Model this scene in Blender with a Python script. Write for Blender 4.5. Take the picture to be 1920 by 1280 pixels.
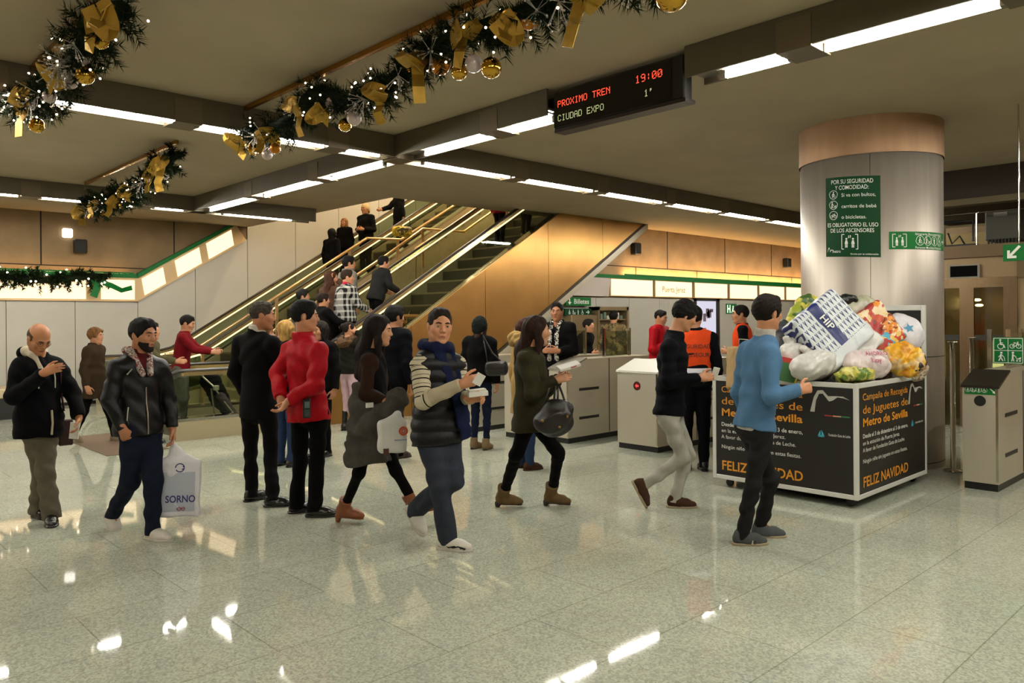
import bpy, math, random
import numpy as np
from mathutils import Vector, Matrix
for _o in list(bpy.data.objects): bpy.data.objects.remove(_o)
SC = bpy.context.scene
COL = SC.collection
# ---------------------------------------------------------------- camera (room axes: X along the hall to the right and away, Y to the left and away)
F_PX, CX, CY, HC = 1455.0, 960.0, 598.0, 1.64
YAW, ROLL = math.radians(46.5), math.radians(0.4)
FW = np.array([math.cos(YAW), math.sin(YAW), 0.0]); RT0 = np.array([math.sin(YAW), -math.cos(YAW), 0.0]); UP0 = np.array([0, 0, 1.0])
RT = RT0*math.cos(ROLL) - UP0*math.sin(ROLL); UPC = UP0*math.cos(ROLL) + RT0*math.sin(ROLL)
CAMP = np.array([0, 0, HC])
cam = bpy.data.cameras.new('camera'); cam.sensor_width = 36; cam.lens = F_PX/1920*36; cam.shift_y = -(640-CY)/1920; cam.clip_end = 200
camo = bpy.data.objects.new('camera', cam); COL.objects.link(camo)
camo.matrix_world = Matrix(((RT[0], UPC[0], -FW[0], 0), (RT[1], UPC[1], -FW[1], 0), (RT[2], UPC[2], -FW[2], HC), (0, 0, 0, 1)))
SC.camera = camo
# ---------------------------------------------------------------- light and exposure
w = bpy.data.worlds.new('world'); SC.world = w; w.use_nodes = True
w.node_tree.nodes['Background'].inputs[0].default_value = (1.0, 0.86, 0.62, 1); w.node_tree.nodes['Background'].inputs[1].default_value = 0.02
SC.view_settings.view_transform = 'Standard'; SC.view_settings.look = 'None'; SC.view_settings.gamma = 1; SC.view_settings.use_curve_mapping = False
SC.view_settings.exposure = 0.0
TUBE_POWER = 170.0          # emission of the fluorescent tubes
TUBE_COLOR = (1.0, 0.975, 0.88)
BOX_POWER = 1.8            # back-lit panels
BOX_COLOR = (1.0, 0.74, 0.42)
SC.cycles.max_bounces = 7; SC.cycles.diffuse_bounces = 4; SC.cycles.glossy_bounces = 4; SC.cycles.transmission_bounces = 6; SC.cycles.transparent_max_bounces = 16
SC.cycles.caustics_reflective = False; SC.cycles.caustics_refractive = False
SC.cycles.sample_clamp_indirect = 4.0
SC.cycles.use_denoising = True
random.seed(7); RNG = np.random.default_rng(7)

# ---------------------------------------------------------------- helpers: picture measurements to room coordinates
def ray(px, py): return FW + RT*((px-CX)/F_PX) + UPC*((CY-py)/F_PX)
def W(px, py, d): return CAMP + ray(px, py)*d
def onz(px, py, z):
    r = ray(px, py); return CAMP + r*((z-HC)/r[2])
def onx(px, py, x):
    r = ray(px, py); return CAMP + r*(x/r[0])
def ony(px, py, y):
    r = ray(px, py); return CAMP + r*(y/r[1])
V3 = lambda *a: np.array(a, float)
def nrm(v):
    v = np.asarray(v, float); return v/max(1e-9, np.linalg.norm(v))

# ---------------------------------------------------------------- materials
def lin(h):
    if isinstance(h, tuple): return h
    h = h.lstrip('#'); c = [int(h[i:i+2], 16)/255 for i in (0, 2, 4)]
    return tuple(x/12.92 if x <= .04045 else ((x+.055)/1.055)**2.4 for x in c)
_M = {}
def mat(name, col='#808080', rough=.6, metal=0., var=.0, scale=6., bump=0., bscale=40., emit=None, power=0., trans=0., alpha=1., spec=.5, coat=0., sheen=0., stretch=None):
    if name in _M: return _M[name]
    m = bpy.data.materials.new(name); m.use_nodes = True; nt = m.node_tree; b = nt.nodes['Principled BSDF']
    c = lin(col)
    b.inputs['Base Color'].default_value = (*c, 1); b.inputs['Roughness'].default_value = rough; b.inputs['Metallic'].default_value = metal
    b.inputs['Specular IOR Level'].default_value = spec
    if coat: b.inputs['Coat Weight'].default_value = coat
    if sheen: b.inputs['Sheen Weight'].default_value = sheen
    if trans: b.inputs['Transmission Weight'].default_value = trans
    if alpha < 1: b.inputs['Alpha'].default_value = alpha
    if emit is not None:
        b.inputs['Emission Color'].default_value = (*lin(emit), 1); b.inputs['Emission Strength'].default_value = power
    if var or bump:
        tc = nt.nodes.new('ShaderNodeTexCoord'); src = tc.outputs['Object']
        if stretch:
            mp = nt.nodes.new('ShaderNodeMapping'); mp.inputs['Scale'].default_value = stretch; nt.links.new(src, mp.inputs[0]); src = mp.outputs[0]
    if var:
        n = nt.nodes.new('ShaderNodeTexNoise'); n.inputs['Scale'].default_value = scale; n.inputs['Detail'].default_value = 5; nt.links.new(src, n.inputs[0])
        r = nt.nodes.new('ShaderNodeValToRGB'); nt.links.new(n.outputs[0], r.inputs[0])
        r.color_ramp.elements[0].position = .3; r.color_ramp.elements[1].position = .7
        r.color_ramp.elements[0].color = (*[x*(1-var) for x in c], 1); r.color_ramp.elements[1].color = (*[min(1, x*(1+var)) for x in c], 1)
        nt.links.new(r.outputs[0], b.inputs['Base Color'])
    if bump:
        n2 = nt.nodes.new('ShaderNodeTexNoise'); n2.inputs['Scale'].default_value = bscale; n2.inputs['Detail'].default_value = 4; nt.links.new(src, n2.inputs[0])
        bp = nt.nodes.new('ShaderNodeBump'); bp.inputs['Strength'].default_value = bump; bp.inputs['Distance'].default_value = .02
        nt.links.new(n2.outputs[0], bp.inputs['Height']); nt.links.new(bp.outputs[0], b.inputs['Normal'])
    _M[name] = m; return m
def nodes_of(m): return m.node_tree, m.node_tree.nodes['Principled BSDF']
def glow(name, col, power, sampled=True):
    m = mat(name, '#202020', .5, emit=col, power=power)
    if not sampled: m.cycles.emission_sampling = 'NONE'
    return m

# ---------------------------------------------------------------- helpers: meshes and objects
def link(name, me, parent=None, loc=None):
    o = bpy.data.objects.new(name, me); COL.objects.link(o)
    if parent is not None: o.parent = parent
    if loc is not None: o.location = loc
    return o
def tag(o, label=None, cat=None, group=None, kind=None):
    if label: o['label'] = label
    if cat: o['category'] = cat
    if group: o['group'] = group
    if kind: o['kind'] = kind
    return o
def thing(name, label, cat, loc=(0, 0, 0), rz=0, group=None):
    o = link(name, None, None, loc); o.rotation_euler = (0, 0, rz); return tag(o, label, cat, group)
def dup(root, loc=None, rz=None, label=None, group=None):
    r = root.copy(); COL.objects.link(r)
    if loc is not None: r.location = loc
    if rz is not None: r.rotation_euler = (0, 0, rz)
    if label: r['label'] = label
    if group: r['group'] = group
    for ch in list(root.children):
        c = ch.copy(); COL.objects.link(c); c.parent = r
        for g in list(ch.children):
            d = g.copy(); COL.objects.link(d); d.parent = c
    return r
def setmesh(me, V, Q, smooth=True):
    V = np.asarray(V, np.float32); n = len(V); Q = np.asarray(Q, np.int32); nf, k = Q.shape
    me.vertices.add(n); me.vertices.foreach_set('co', V.ravel())
    me.loops.add(nf*k); me.loops.foreach_set('vertex_index', Q.ravel())
    me.polygons.add(nf); me.polygons.foreach_set('loop_start', np.arange(nf, dtype=np.int32)*k)
    me.polygons.foreach_set('use_smooth', np.full(nf, smooth)); me.update(calc_edges=True)
def basis(d, up=(0, 0, 1)):
    d = nrm(d); u = np.asarray(up, float)
    if abs(d@u) > .95: u = V3(1, 0, 0)
    x = nrm(np.cross(u, d)); return x, np.cross(d, x), d
class MB:
    def __init__(s): s.v = []; s.f = []; s.m = []; s.s = []
    def add(s, vs, fs, mi=0, smooth=False):
        o = len(s.v); s.v += [tuple(map(float, p)) for p in vs]; s.f += [tuple(i+o for i in f) for f in fs]; s.m += [mi]*len(fs); s.s += [smooth]*len(fs); return s
    def box(s, lo, hi, mi=0, bev=0.):
        (a, b, c), (d, e, f) = lo, hi
        if bev:
            t = min(bev, .45*min(abs(d-a), abs(e-b), abs(f-c)))
            def rect(z, k): return [(a+k, b, z), (d-k, b, z), (d, b+k, z), (d, e-k, z), (d-k, e, z), (a+k, e, z), (a, e-k, z), (a, b+k, z)]
            r0 = [(min(max(x, a+t), d-t), min(max(y, b+t), e-t), c) for x, y, _ in rect(c, t)]
            r3 = [(x, y, f) for x, y, _ in r0]
            R = r0+rect(c+t, t)+rect(f-t, t)+r3
            F = []
            for q in range(3):
                for i in range(8): F.append((q*8+i, q*8+(i+1) % 8, q*8+8+(i+1) % 8, q*8+8+i))
            F += [tuple(range(7, -1, -1)), tuple(range(24, 32))]
            return s.add(R, F, mi)
        return s.add([(a, b, c), (d, b, c), (d, e, c), (a, e, c), (a, b, f), (d, b, f), (d, e, f), (a, e, f)],
                     [(3, 2, 1, 0), (4, 5, 6, 7), (0, 1, 5, 4), (1, 2, 6, 5), (2, 3, 7, 6), (3, 0, 4, 7)], mi)
    def bar(s, a, b, wd, ht, up=(0, 0, 1), mi=0):
        a = np.asarray(a, float); b = np.asarray(b, float); x, y, d = basis(b-a, up); x = x*wd/2; y = y*ht/2
        return s.add([a-x-y, a+x-y, a+x+y, a-x+y, b-x-y, b+x-y, b+x+y, b-x+y], [(3, 2, 1, 0), (4, 5, 6, 7), (0, 1, 5, 4), (1, 2, 6, 5), (2, 3, 7, 6), (3, 0, 4, 7)], mi)
    def tube(s, pts, r, n=10, mi=0, caps=True, flat=1.):
        pts = [np.asarray(p, float) for p in pts]; rs = r if isinstance(r, (list, tuple)) else [r]*len(pts); vs = []; fs = []
        for i, p in enumerate(pts):
            t = pts[min(i+1, len(pts)-1)]-pts[max(i-1, 0)]; x, y, _ = basis(t)
            for k in range(n):
                a = 2*math.pi*k/n; vs.append(p+(x*math.cos(a)+y*math.sin(a)*flat)*rs[i])
        for i in range(len(pts)-1):
            for k in range(n): fs.append((i*n+k, i*n+(k+1) % n, (i+1)*n+(k+1) % n, (i+1)*n+k))
        s.add(vs, fs, mi, True)
        if caps: s.add(vs[:n], [tuple(range(n-1, -1, -1))], mi); s.add(vs[-n:], [tuple(range(n))], mi)
        return s
    def ball(s, c, r, n=12, mi=0, sc=(1, 1, 1), R=None):
        vs = []; fs = []; m = max(4, n//2)
        for i in range(m+1):
            t = math.pi*i/m
            for k in range(n):
                a = 2*math.pi*k/n; p = V3(math.sin(t)*math.cos(a)*sc[0], math.sin(t)*math.sin(a)*sc[1], math.cos(t)*sc[2])*r
                if R is not None: p = R@p
                vs.append(p+np.asarray(c))
        for i in range(m):
            for k in range(n): fs.append((i*n+k, (i+1)*n+k, (i+1)*n+(k+1) % n, i*n+(k+1) % n))
        return s.add(vs, fs, mi, True)
    def lathe(s, prof, c=(0, 0, 0), n=24, mi=0, smooth=True, a0=0., a1=2*math.pi):
        vs = []; fs = []; full = abs(a1-a0-2*math.pi) < 1e-6; N = n if full else n+1
        for r, z in prof:
            for k in range(N):
                a = a0+(a1-a0)*k/n; vs.append((c[0]+r*math.cos(a), c[1]+r*math.sin(a), c[2]+z))
        for i in range(len(prof)-1):
            for k in range(n): fs.append((i*N+k, i*N+(k+1) % N, (i+1)*N+(k+1) % N, (i+1)*N+k))
        return s.add(vs, fs, mi, smooth)
    def prism(s, poly, off, mi=0):
        """closed polygon (3-D points) extruded by the vector off"""
        P = [np.asarray(p, float) for p in poly]; n = len(P); o = np.asarray(off, float)
        return s.add(P+[p+o for p in P], [tuple(range(n-1, -1, -1)), tuple(range(n, 2*n))]+[(i, (i+1) % n, n+(i+1) % n, n+i) for i in range(n)], mi)
    def quad(s, a, b, c, d, mi=0): return s.add([a, b, c, d], [(0, 1, 2, 3)], mi)
    def build(s, name, mats, parent=None, origin=None):
        me = bpy.data.meshes.new(name)
        v = s.v if origin is None else [(p[0]-origin[0], p[1]-origin[1], p[2]-origin[2]) for p in s.v]
        me.from_pydata(v, [], s.f)
        for m in (mats if isinstance(mats, (list, tuple)) else [mats]): me.materials.append(m)
        me.polygons.foreach_set('material_index', s.m); me.polygons.foreach_set('use_smooth', s.s); me.update()
        return link(name, me, parent, origin if origin is not None else None)
def struct(name, mb, m, label=None, origin=None): return tag(mb.build(name, m, None, origin), label, None, None, 'structure')
def text_mesh(txt, size, bold=0., align='LEFT', spacing=1., xs=1.):
    """letters as a flat mesh in the XY plane, baseline at y=0"""
    cu = bpy.data.curves.new('lettering', 'FONT'); cu.body = txt; cu.size = size; cu.align_x = align; cu.offset = bold*size; cu.space_character = spacing; cu.resolution_u = 3; cu.fill_mode = 'FRONT'
    o = bpy.data.objects.new('lettering', cu); COL.objects.link(o)
    dg = bpy.context.evaluated_depsgraph_get(); me = o.evaluated_get(dg).to_mesh()
    V = [(v.co.x*xs, v.co.y, 0) for v in me.vertices]; Fc = [tuple(p.vertices) for p in me.polygons]
    o.evaluated_get(dg).to_mesh_clear(); bpy.data.objects.remove(o); bpy.data.curves.remove(cu)
    return V, Fc
def lettering(items, fn, mats, parent, name='lettering', eps=.002):
    """items: (text, x, y, size, bold, material index, align, xs); fn(x, y, lift) maps panel coordinates to space"""
    for it in items:
        t, x, y, sz, bold, mi = it[:6]; al = it[6] if len(it) > 6 else 'LEFT'; xs = it[7] if len(it) > 7 else 1.
        V, Fc = text_mesh(t, sz, bold, al, 1., xs); o = MB().add([fn(x+v[0], y+v[1], eps) for v in V], Fc).build(name, mats[mi] if isinstance(mats, (list, tuple)) else mats, parent)
    return o
# ---------------------------------------------------------------- smooth solids: distance functions turned into quad meshes
class Cone:
    """tapered limb from a to b; flat=(axis, factor) squeezes it along an axis; cut closes an end square"""
    def __init__(s, a, b, ra, rb=None, k=.02, flat=None, cutb=0, cuta=0):
        s.a = np.asarray(a, float); s.b = np.asarray(b, float); s.ra = ra; s.rb = ra if rb is None else rb; s.k = k; s.cutb = cutb; s.cuta = cuta
        s.flat = (nrm(flat[0]), flat[1]) if flat else None
        m = max(s.ra, s.rb); s.lo = np.minimum(s.a, s.b)-m; s.hi = np.maximum(s.a, s.b)+m
    def ev(s, P):
        pa = P-s.a; ba = s.b-s.a; f = 1.
        if s.flat:
            n, kk = s.flat; pa = pa+np.outer(pa@n, n)*(1/kk-1); ba = ba+n*(ba@n)*(1/kk-1); f = kk**.5
        L2 = max(1e-9, ba@ba); t = np.clip((pa@ba)/L2, 0, 1)
        d = (np.linalg.norm(pa-np.outer(t, ba), axis=1)-(s.ra+(s.rb-s.ra)*t))*f
        if s.cutb: d = np.maximum(d, (P-s.b)@nrm(s.b-s.a))
        if s.cuta: d = np.maximum(d, (P-s.a)@nrm(s.a-s.b))
        return d
class Ell:
    def __init__(s, c, r, R=None, k=.02):
        s.c = np.asarray(c, float); s.r = np.asarray(r, float)*np.ones(3); s.R = np.eye(3) if R is None else R; s.k = k
        e = np.abs(s.R)@s.r; s.lo = s.c-e; s.hi = s.c+e
    def ev(s, P):
        q = (P-s.c)@s.R; k0 = np.linalg.norm(q/s.r, axis=1); k1 = np.linalg.norm(q/s.r**2, axis=1)
        return k0*(k0-1)/np.maximum(k1, 1e-9)
class Box:
    def __init__(s, c, h, R=None, k=.01, rnd=.01):
        s.c = np.asarray(c, float); s.h = np.asarray(h, float); s.R = np.eye(3) if R is None else R; s.k = k; s.rnd = rnd
        e = np.abs(s.R)@s.h; s.lo = s.c-e; s.hi = s.c+e
    def ev(s, P):
        q = np.abs((P-s.c)@s.R)-(s.h-s.rnd); return np.linalg.norm(np.maximum(q, 0), axis=1)+np.minimum(q.max(1), 0)-s.rnd
def smin(a, b, k):
    h = np.maximum(k-np.abs(a-b), 0)/k; return np.minimum(a, b)-h*h*k*.25
def folds(seed, amp, f, ax=(0, 0, 1), st=.35):
    """cloth folds: a warped ripple, longer across the axis than along it"""
    r = np.random.default_rng(seed); D = [nrm(r.normal(size=3)) for _ in range(5)]; ph = r.uniform(0, 6.28, 5); ax = nrm(ax)
    def fn(P):
        Q = P-np.outer(P@ax, ax)*(1-1.0); w0 = np.sin(P@D[0]*f*.45+ph[0])+np.sin(P@D[1]*f*.6+ph[1])
        n1 = np.sin((P@(ax+D[2]*st))*f+w0*1.4+ph[2]); n2 = np.sin((P@(ax*.6+D[3]))*f*1.7+w0+ph[3])
        return amp*(n1*.6+n2*.4)
    return fn
def snets(prims, h, subs=(), cuts=(), disp=None, dispamp=0.):
    """surface nets over a sparsely sampled grid"""
    B = 8
    lo = np.min([p.lo for p in prims], 0)-3*h-dispamp; hi = np.max([p.hi for p in prims], 0)+3*h+dispamp
    nb = np.ceil((hi-lo)/(B*h)).astype(int)+1; N = nb*B
    bi = np.stack(np.meshgrid(*[np.arange(x) for x in nb], indexing='ij'), -1).reshape(-1, 3)
    C = lo+(bi*B+(B-1)/2)*h; R = B*h*.88
    dm = np.stack([p.ev(C) for p in prims]); dc = dm[0].copy()
    for i, p in enumerate(prims[1:], 1): dc = smin(dc, dm[i], p.k)
    d0 = dc.copy()
    for s_, ks in subs: dc = -smin(-dc, s_.ev(C), ks)
    for (q, n) in cuts: dc = np.maximum(dc, (C-q)@n)
    act = np.where(np.abs(dc) < R*1.35+dispamp)[0]
    vals = np.where(dc > 0, 1., -1.).astype(np.float32)
    G = np.repeat(np.repeat(np.repeat(vals.reshape(nb), B, 0), B, 1), B, 2)
    g = np.stack(np.meshgrid(*[np.arange(B)]*3, indexing='ij'), -1).reshape(-1, 3)
    base = bi[act]*B; Pw = (lo+(base[:, None, :]+g[None])*h)
    d = np.full(Pw.shape[:2], 1e3)
    for i, p in enumerate(prims):
        rel = np.where(dm[i, act] < np.maximum(d0[act], -R)+2.3*R+p.k)[0]
        if len(rel) == 0: continue
        d[rel] = smin(d[rel], p.ev(Pw[rel].reshape(-1, 3)).reshape(len(rel), -1), p.k)
    Pf = Pw.reshape(-1, 3); df = d.reshape(-1)
    for s_, ks in subs: df = -smin(-df, s_.ev(Pf), ks)
    if disp is not None: df = df+disp(Pf)
    for (q, n) in cuts: df = np.maximum(df, (Pf-q)@n)
    idx = (base[:, None, :]+g[None]).reshape(-1, 3)
    G[idx[:, 0], idx[:, 1], idx[:, 2]] = df
    return nets(G, lo, h)
def nets(G, lo, h):
    S = G < 0; n = np.array(G.shape)-1
    a = np.zeros(n, np.int8)
    for dx in (0, 1):
        for dy in (0, 1):
            for dz in (0, 1): a += S[dx:n[0]+dx, dy:n[1]+dy, dz:n[2]+dz]
    ci = np.argwhere((a > 0) & (a < 8)); m = len(ci)
    cn = np.array([(x, y, z) for x in (0, 1) for y in (0, 1) for z in (0, 1)])
    cv = np.stack([G[ci[:, 0]+c[0], ci[:, 1]+c[1], ci[:, 2]+c[2]] for c in cn], 1).astype(float)
    acc = np.zeros((m, 3)); cnt = np.zeros(m)
    for i in range(8):
        for j in range(i+1, 8):
            if np.abs(cn[i]-cn[j]).sum() != 1: continue
            vi, vj = cv[:, i], cv[:, j]; x = (vi < 0) != (vj < 0)
            t = np.where(x, vi/np.where(x, vi-vj, 1), 0)
            acc += np.where(x[:, None], cn[i]+(cn[j]-cn[i])*t[:, None], 0); cnt += x
    V = lo+(ci+acc/np.maximum(cnt, 1)[:, None])*h
    vid = np.full(n, -1, np.int32); vid[ci[:, 0], ci[:, 1], ci[:, 2]] = np.arange(m)
    Q = []
    for ax in range(3):
        u, v = (ax+1) % 3, (ax+2) % 3
        s0 = [slice(0, None)]*3; s1 = [slice(0, None)]*3; s0[ax] = slice(0, -1); s1[ax] = slice(1, None)
        A, Bq = S[tuple(s0)], S[tuple(s1)]; e = np.argwhere(A != Bq)
        e = e[(e[:, u] > 0) & (e[:, v] > 0) & (e[:, u] < n[u]) & (e[:, v] < n[v])]
        ins = A[e[:, 0], e[:, 1], e[:, 2]]
        def off(du, dv):
            c = e.copy(); c[:, u] -= du; c[:, v] -= dv; return vid[c[:, 0], c[:, 1], c[:, 2]]
        q = np.stack([off(1, 1), off(0, 1), off(0, 0), off(1, 0)], 1)
        q[~ins] = q[~ins][:, ::-1]; Q.append(q)
    Q = np.concatenate(Q); Q = Q[(Q >= 0).all(1)]
    return V, Q
def solid(name, prims, h, m, parent=None, origin=(0, 0, 0), **kw):
    V, Q = snets(prims, h, **kw); me = bpy.data.meshes.new(name)
    setmesh(me, V-np.asarray(origin), Q); me.materials.append(m)
    return link(name, me, parent)
# ---------------------------------------------------------------- people
class Grp:
    def __init__(s, prims, cuts=(), subs=(), k=.02, disp=None):
        s.p = prims; s.cuts = cuts; s.subs = subs; s.k = k; s.disp = disp
        s.lo = np.min([q.lo for q in prims], 0); s.hi = np.max([q.hi for q in prims], 0)
    def ev(s, P):
        d = s.p[0].ev(P)
        for q in s.p[1:]: d = smin(d, q.ev(P), q.k)
        for q, ks in s.subs: d = -smin(-d, q.ev(P), ks)
        if s.disp is not None: d = d+s.disp(P)
        for (q, n) in s.cuts: d = np.maximum(d, (P-q)@n)
        return d
def idir(yaw, pitch=0.):
    """direction seen from the camera's side: 0 = to the right, 90 = away, -90 = towards; pitch > 0 points down"""
    a, p = math.radians(yaw), math.radians(pitch)
    return (RT0*math.cos(a)+FW*math.sin(a))*math.cos(p)-UP0*math.sin(p)
def headframe(yaw, pitch=0., tilt=0.):
    f = idir(yaw, pitch); l = nrm(np.cross(UP0, f)); u = np.cross(f, l); t = math.radians(tilt)
    l, u = l*math.cos(t)+u*math.sin(t), u*math.cos(t)-l*math.sin(t)
    return np.stack([f, l, u], 1)
def head_prims(c, R, s, nk, ears=True, jaw=1., fine=True):
    H = lambda f, l, u: c+R@(V3(f, l, u)*s)
    p = [Ell(H(-.014, 0, .034), V3(.097, .077, .088)*s, R, .03), Ell(H(.022, 0, -.03), V3(.069, .062*jaw, .082)*s, R, .035),
         Cone(H(-.01, .05, -.045), H(.056, .014, -.098), .021*s, .018*s, .03), Cone(H(-.01, -.05, -.045), H(.056, -.014, -.098), .021*s, .018*s, .03),
         Ell(H(.066, 0, -.1), V3(.022, .024, .018)*s, R, .02),
         Cone(H(.084, 0, .014), H(.104, 0, -.024), .009*s, .0125*s, .018), Ell(H(.094, .0115, -.031), V3(.011, .008, .008)*s, R, .008), Ell(H(.094, -.0115, -.031), V3(.011, .008, .008)*s, R, .008),
         Cone(H(.08, .036, .024), H(.085, .008, .02), .011*s, .010*s, .015), Cone(H(.08, -.036, .024), H(.085, -.008, .02), .011*s, .010*s, .015),
         Ell(H(.058, .044, -.018), V3(.024, .02, .022)*s, R, .025), Ell(H(.058, -.044, -.018), V3(.024, .02, .022)*s, R, .025),
         Cone(H(.086, .014, -.056), H(.086, -.014, -.056), .0085*s, .0085*s, .01), Cone(H(.082, .012, -.067), H(.082, -.012, -.067), .009*s, .009*s, .01),
         Cone(H(-.025, 0, -.055), nk, .054*s, .06*s, .035)]
    if ears:
        for sg in (1, -1):
            p += [Ell(H(-.012, .077*sg, -.002), V3(.02, .0085, .031)*s, R, .006)]
    subs = [(Ell(H(.1, .031*sg, .006), V3(.013, .016, .011)*s, R), .012) for sg in (1, -1)] if fine else []
    return p, subs
def hand_prims(wr, d, t, side, s=1., curl=.5, spread=.012, thumb=.6, fr=.0085):
    """wrist, finger direction d, thumb side t; side +1 left hand, -1 right hand"""
    d = nrm(d); t = nrm(t-d*(t@d)); n = np.cross(d, t)*(1 if side > 0 else -1)
    P = lambda a, b, c: wr+(d*a+t*b+n*c)*s
    pr = [Cone(wr-d*.03*s, P(.02, 0, 0), .027*s, .028*s, .02, (n, .72))]
    names = ((.028, .073, .092), (.009, .080, .095), (-.010, .075, .092), (-.027, .058, .084))
    for i, (o, L, kb) in enumerate(names):
        kn = P(kb*.9, o, 0); pr.append(Cone(P(.015, o*.55, 0), kn, .0155*s, .0125*s, .014))
        c0 = curl*(.85+.1*i); dd = d*math.cos(c0)+n*math.sin(c0)+t*(o*.0); m1 = kn+dd*L*.5*s
        c1 = c0+curl*1.1; d2 = d*math.cos(c1)+n*math.sin(c1); m2 = m1+d2*L*.3*s
        c2 = c1+curl*.7; d3 = d*math.cos(c2)+n*math.sin(c2); m3 = m2+d3*L*.24*s
        pr += [Cone(kn, m1, fr*1.08*s, fr*s, .003), Cone(m1, m2, fr*s, fr*.92*s, .003), Cone(m2, m3, fr*.92*s, fr*.8*s, .003)]
    a = P(.025, .02, .002); b = a+(d*.6+t*.75+n*thumb*.5)*.042*s; c = b+nrm(d*.9+t*.35+n*thumb*.6)*.034*s; e = c+nrm(d*.95+t*.1+n*thumb*.7)*.026*s
    pr += [Cone(a, b, .0155*s, .0115*s, .012), Cone(b, c, .011*s, .010*s, .003), Cone(c, e, .010*s, .0082*s, .003)]
    return pr
SKINS = {}
def skin(tone='#b98263'):
    return mat('skin '+tone, tone, .52, var=.07, scale=9, bump=.05, bscale=120, spec=.4)
def hairm(col='#17110d'):
    return mat('hair '+col, col, .72, var=.45, scale=38, bump=.4, bscale=85, stretch=(1, 1, .35), spec=.16)
def cloth(name, col, rough=.85, var=.1, bump=.25, bscale=180, **k): return mat(name, col, rough, var=var, scale=14, bump=bump, bscale=bscale, spec=.1, **k)
EYE_W = None
def person(label, J, S=1., hy=0., hp=0., tilt=0., top=None, bottom=None, shoes=None, hair=None, tone='#b98263', h=.0065, face=True, curl=(.5, .5), thumb=(None, None),
           group=None, cat='person', jaw=1., hs=None, beard=None, brows='#1c140f', seed=1, legs=True, lips='#8c4a3f', hands=True, bodyk=.8):
    """one figure: body (skin) as the top-level mesh, hair and clothing as its parts"""
    hs = hs or S; R = headframe(hy, hp, tilt); c = J['hd']
    org = V3(J['hip'][0], J['hip'][1], J.get('base', 0.))
    up = nrm(J['nk']-J['hip']); lf = J['shL']-J['shR']; lf = nrm(lf-up*(lf@up)); fw = np.cross(lf, up); T = np.linalg.norm(J['nk']-J['hip'])
    TR = np.stack([lf, fw, up], 1)
    # -- body
    pr, subs = head_prims(c, R, hs, J['nk'], hair.get('ears', True) if hair else True, jaw, face)
    hb = bodyk*S
    pr += [Cone(J['nk'], J['nk']-up*.12*S, .06*S, .075*S, .04), Cone(J['shL']-lf*.03, J['shR']+lf*.03, .05*hb, .05*hb, .04),
           Ell(J['hip']+up*T*.68, V3(.145*hb, .095*hb, .2*S), TR, .05), Ell(J['hip']+up*T*.2, V3(.14*hb, .095*hb, .2*S), TR, .05)]
    for q in 'LR':
        pr += [Cone(J['sh'+q], J['el'+q], .045*hb, .038*hb, .02), Cone(J['el'+q], J['wr'+q], .036*S*.95, .0265*S, .02)]
        if legs: pr += [Cone(J['hp'+q], J['kn'+q], .08*hb, .055*hb, .03), Cone(J['kn'+q], J['an'+q], .05*hb, .036*hb, .02), Cone(J['an'+q], J['an'+q]+J['fd'+q]*.06*S-J['fu'+q]*.02*S, .034*hb, .03*hb, .02)]
        if hands:
            hd_ = J['ha'+q]-J['wr'+q]; i = 0 if q == 'L' else 1
            t = thumb[i] if thumb[i] is not None else fw*(1-abs(nrm(hd_)@fw))+up*(abs(nrm(hd_)@fw)+.15)-lf*(.25 if q == 'L' else -.25)
            pr += hand_prims(J['wr'+q], hd_, np.asarray(t, float), 1 if q == 'L' else -1, S, curl[i], fr=max(.0085, h*1.15))
    body = solid('person', pr, h, skin(tone), None, org, subs=subs); body.location = org
    tag(body, label, cat, group)
    def child(name, prims, m, parent=body, hh=None, **kw): return solid(name, prims, hh or h, m, parent, org, **kw)
    H = lambda f, l, u: c+R@(V3(f, l, u)*hs)
    # -- face
    if face:
        global EYE_W
        if EYE_W is None: EYE_W = [mat('eye white', '#8d8274', .3), mat('iris', '#20140d', .15)]
        for sg in (1, -1):
            mb = MB(); e = H(.0785, .031*sg, .0055)-org; Re = R@np.array([[0, 0, 1.], [1, 0, 0], [0, 1, 0]])
            mb.ball((0, 0, 0), .0124*hs, 12, 0); mb.v = [tuple(e+Re@V3(*v)) for v in mb.v]; mb.m = [1 if i < 12 else 0 for i in range(len(mb.f))]
            mb.build('eye', EYE_W, body)
            ew = e+org
            if h < .0125: child('eyelid', [Grp([Ell(ew, .0148*hs)], subs=[(Box(ew+R@V3(.01, 0, -.0012)*hs, V3(.02, .02, .0043)*hs, R, rnd=.003), .002)], cuts=[(ew-R[:, 0]*.002, -R[:, 0])])], skin(tone), hh=.0022)
            mb = MB(); mb.tube([H(.0945, .011*sg, .0225)-org, H(.0945, .02*sg, .026)-org, H(.0925, .033*sg, .029)-org, H(.08, .05*sg, .023)-org], [.003*hs, .0048*hs, .005*hs, .002*hs], 6); mb.build('eyebrow', hairm(brows), body)
        child('mouth', [Cone(H(.0885, .021, -.0605), H(.0958, 0, -.0575), .0028*hs, .0045*hs, .004), Cone(H(.0885, -.021, -.0605), H(.0958, 0, -.0575), .0028*hs, .0045*hs, .004),
                        Cone(H(.0895, .012, -.066), H(.0895, -.012, -.066), .0052*hs, .0052*hs, .004)], mat('lips '+lips, lips, .45, var=.1), hh=.0035)
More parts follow.
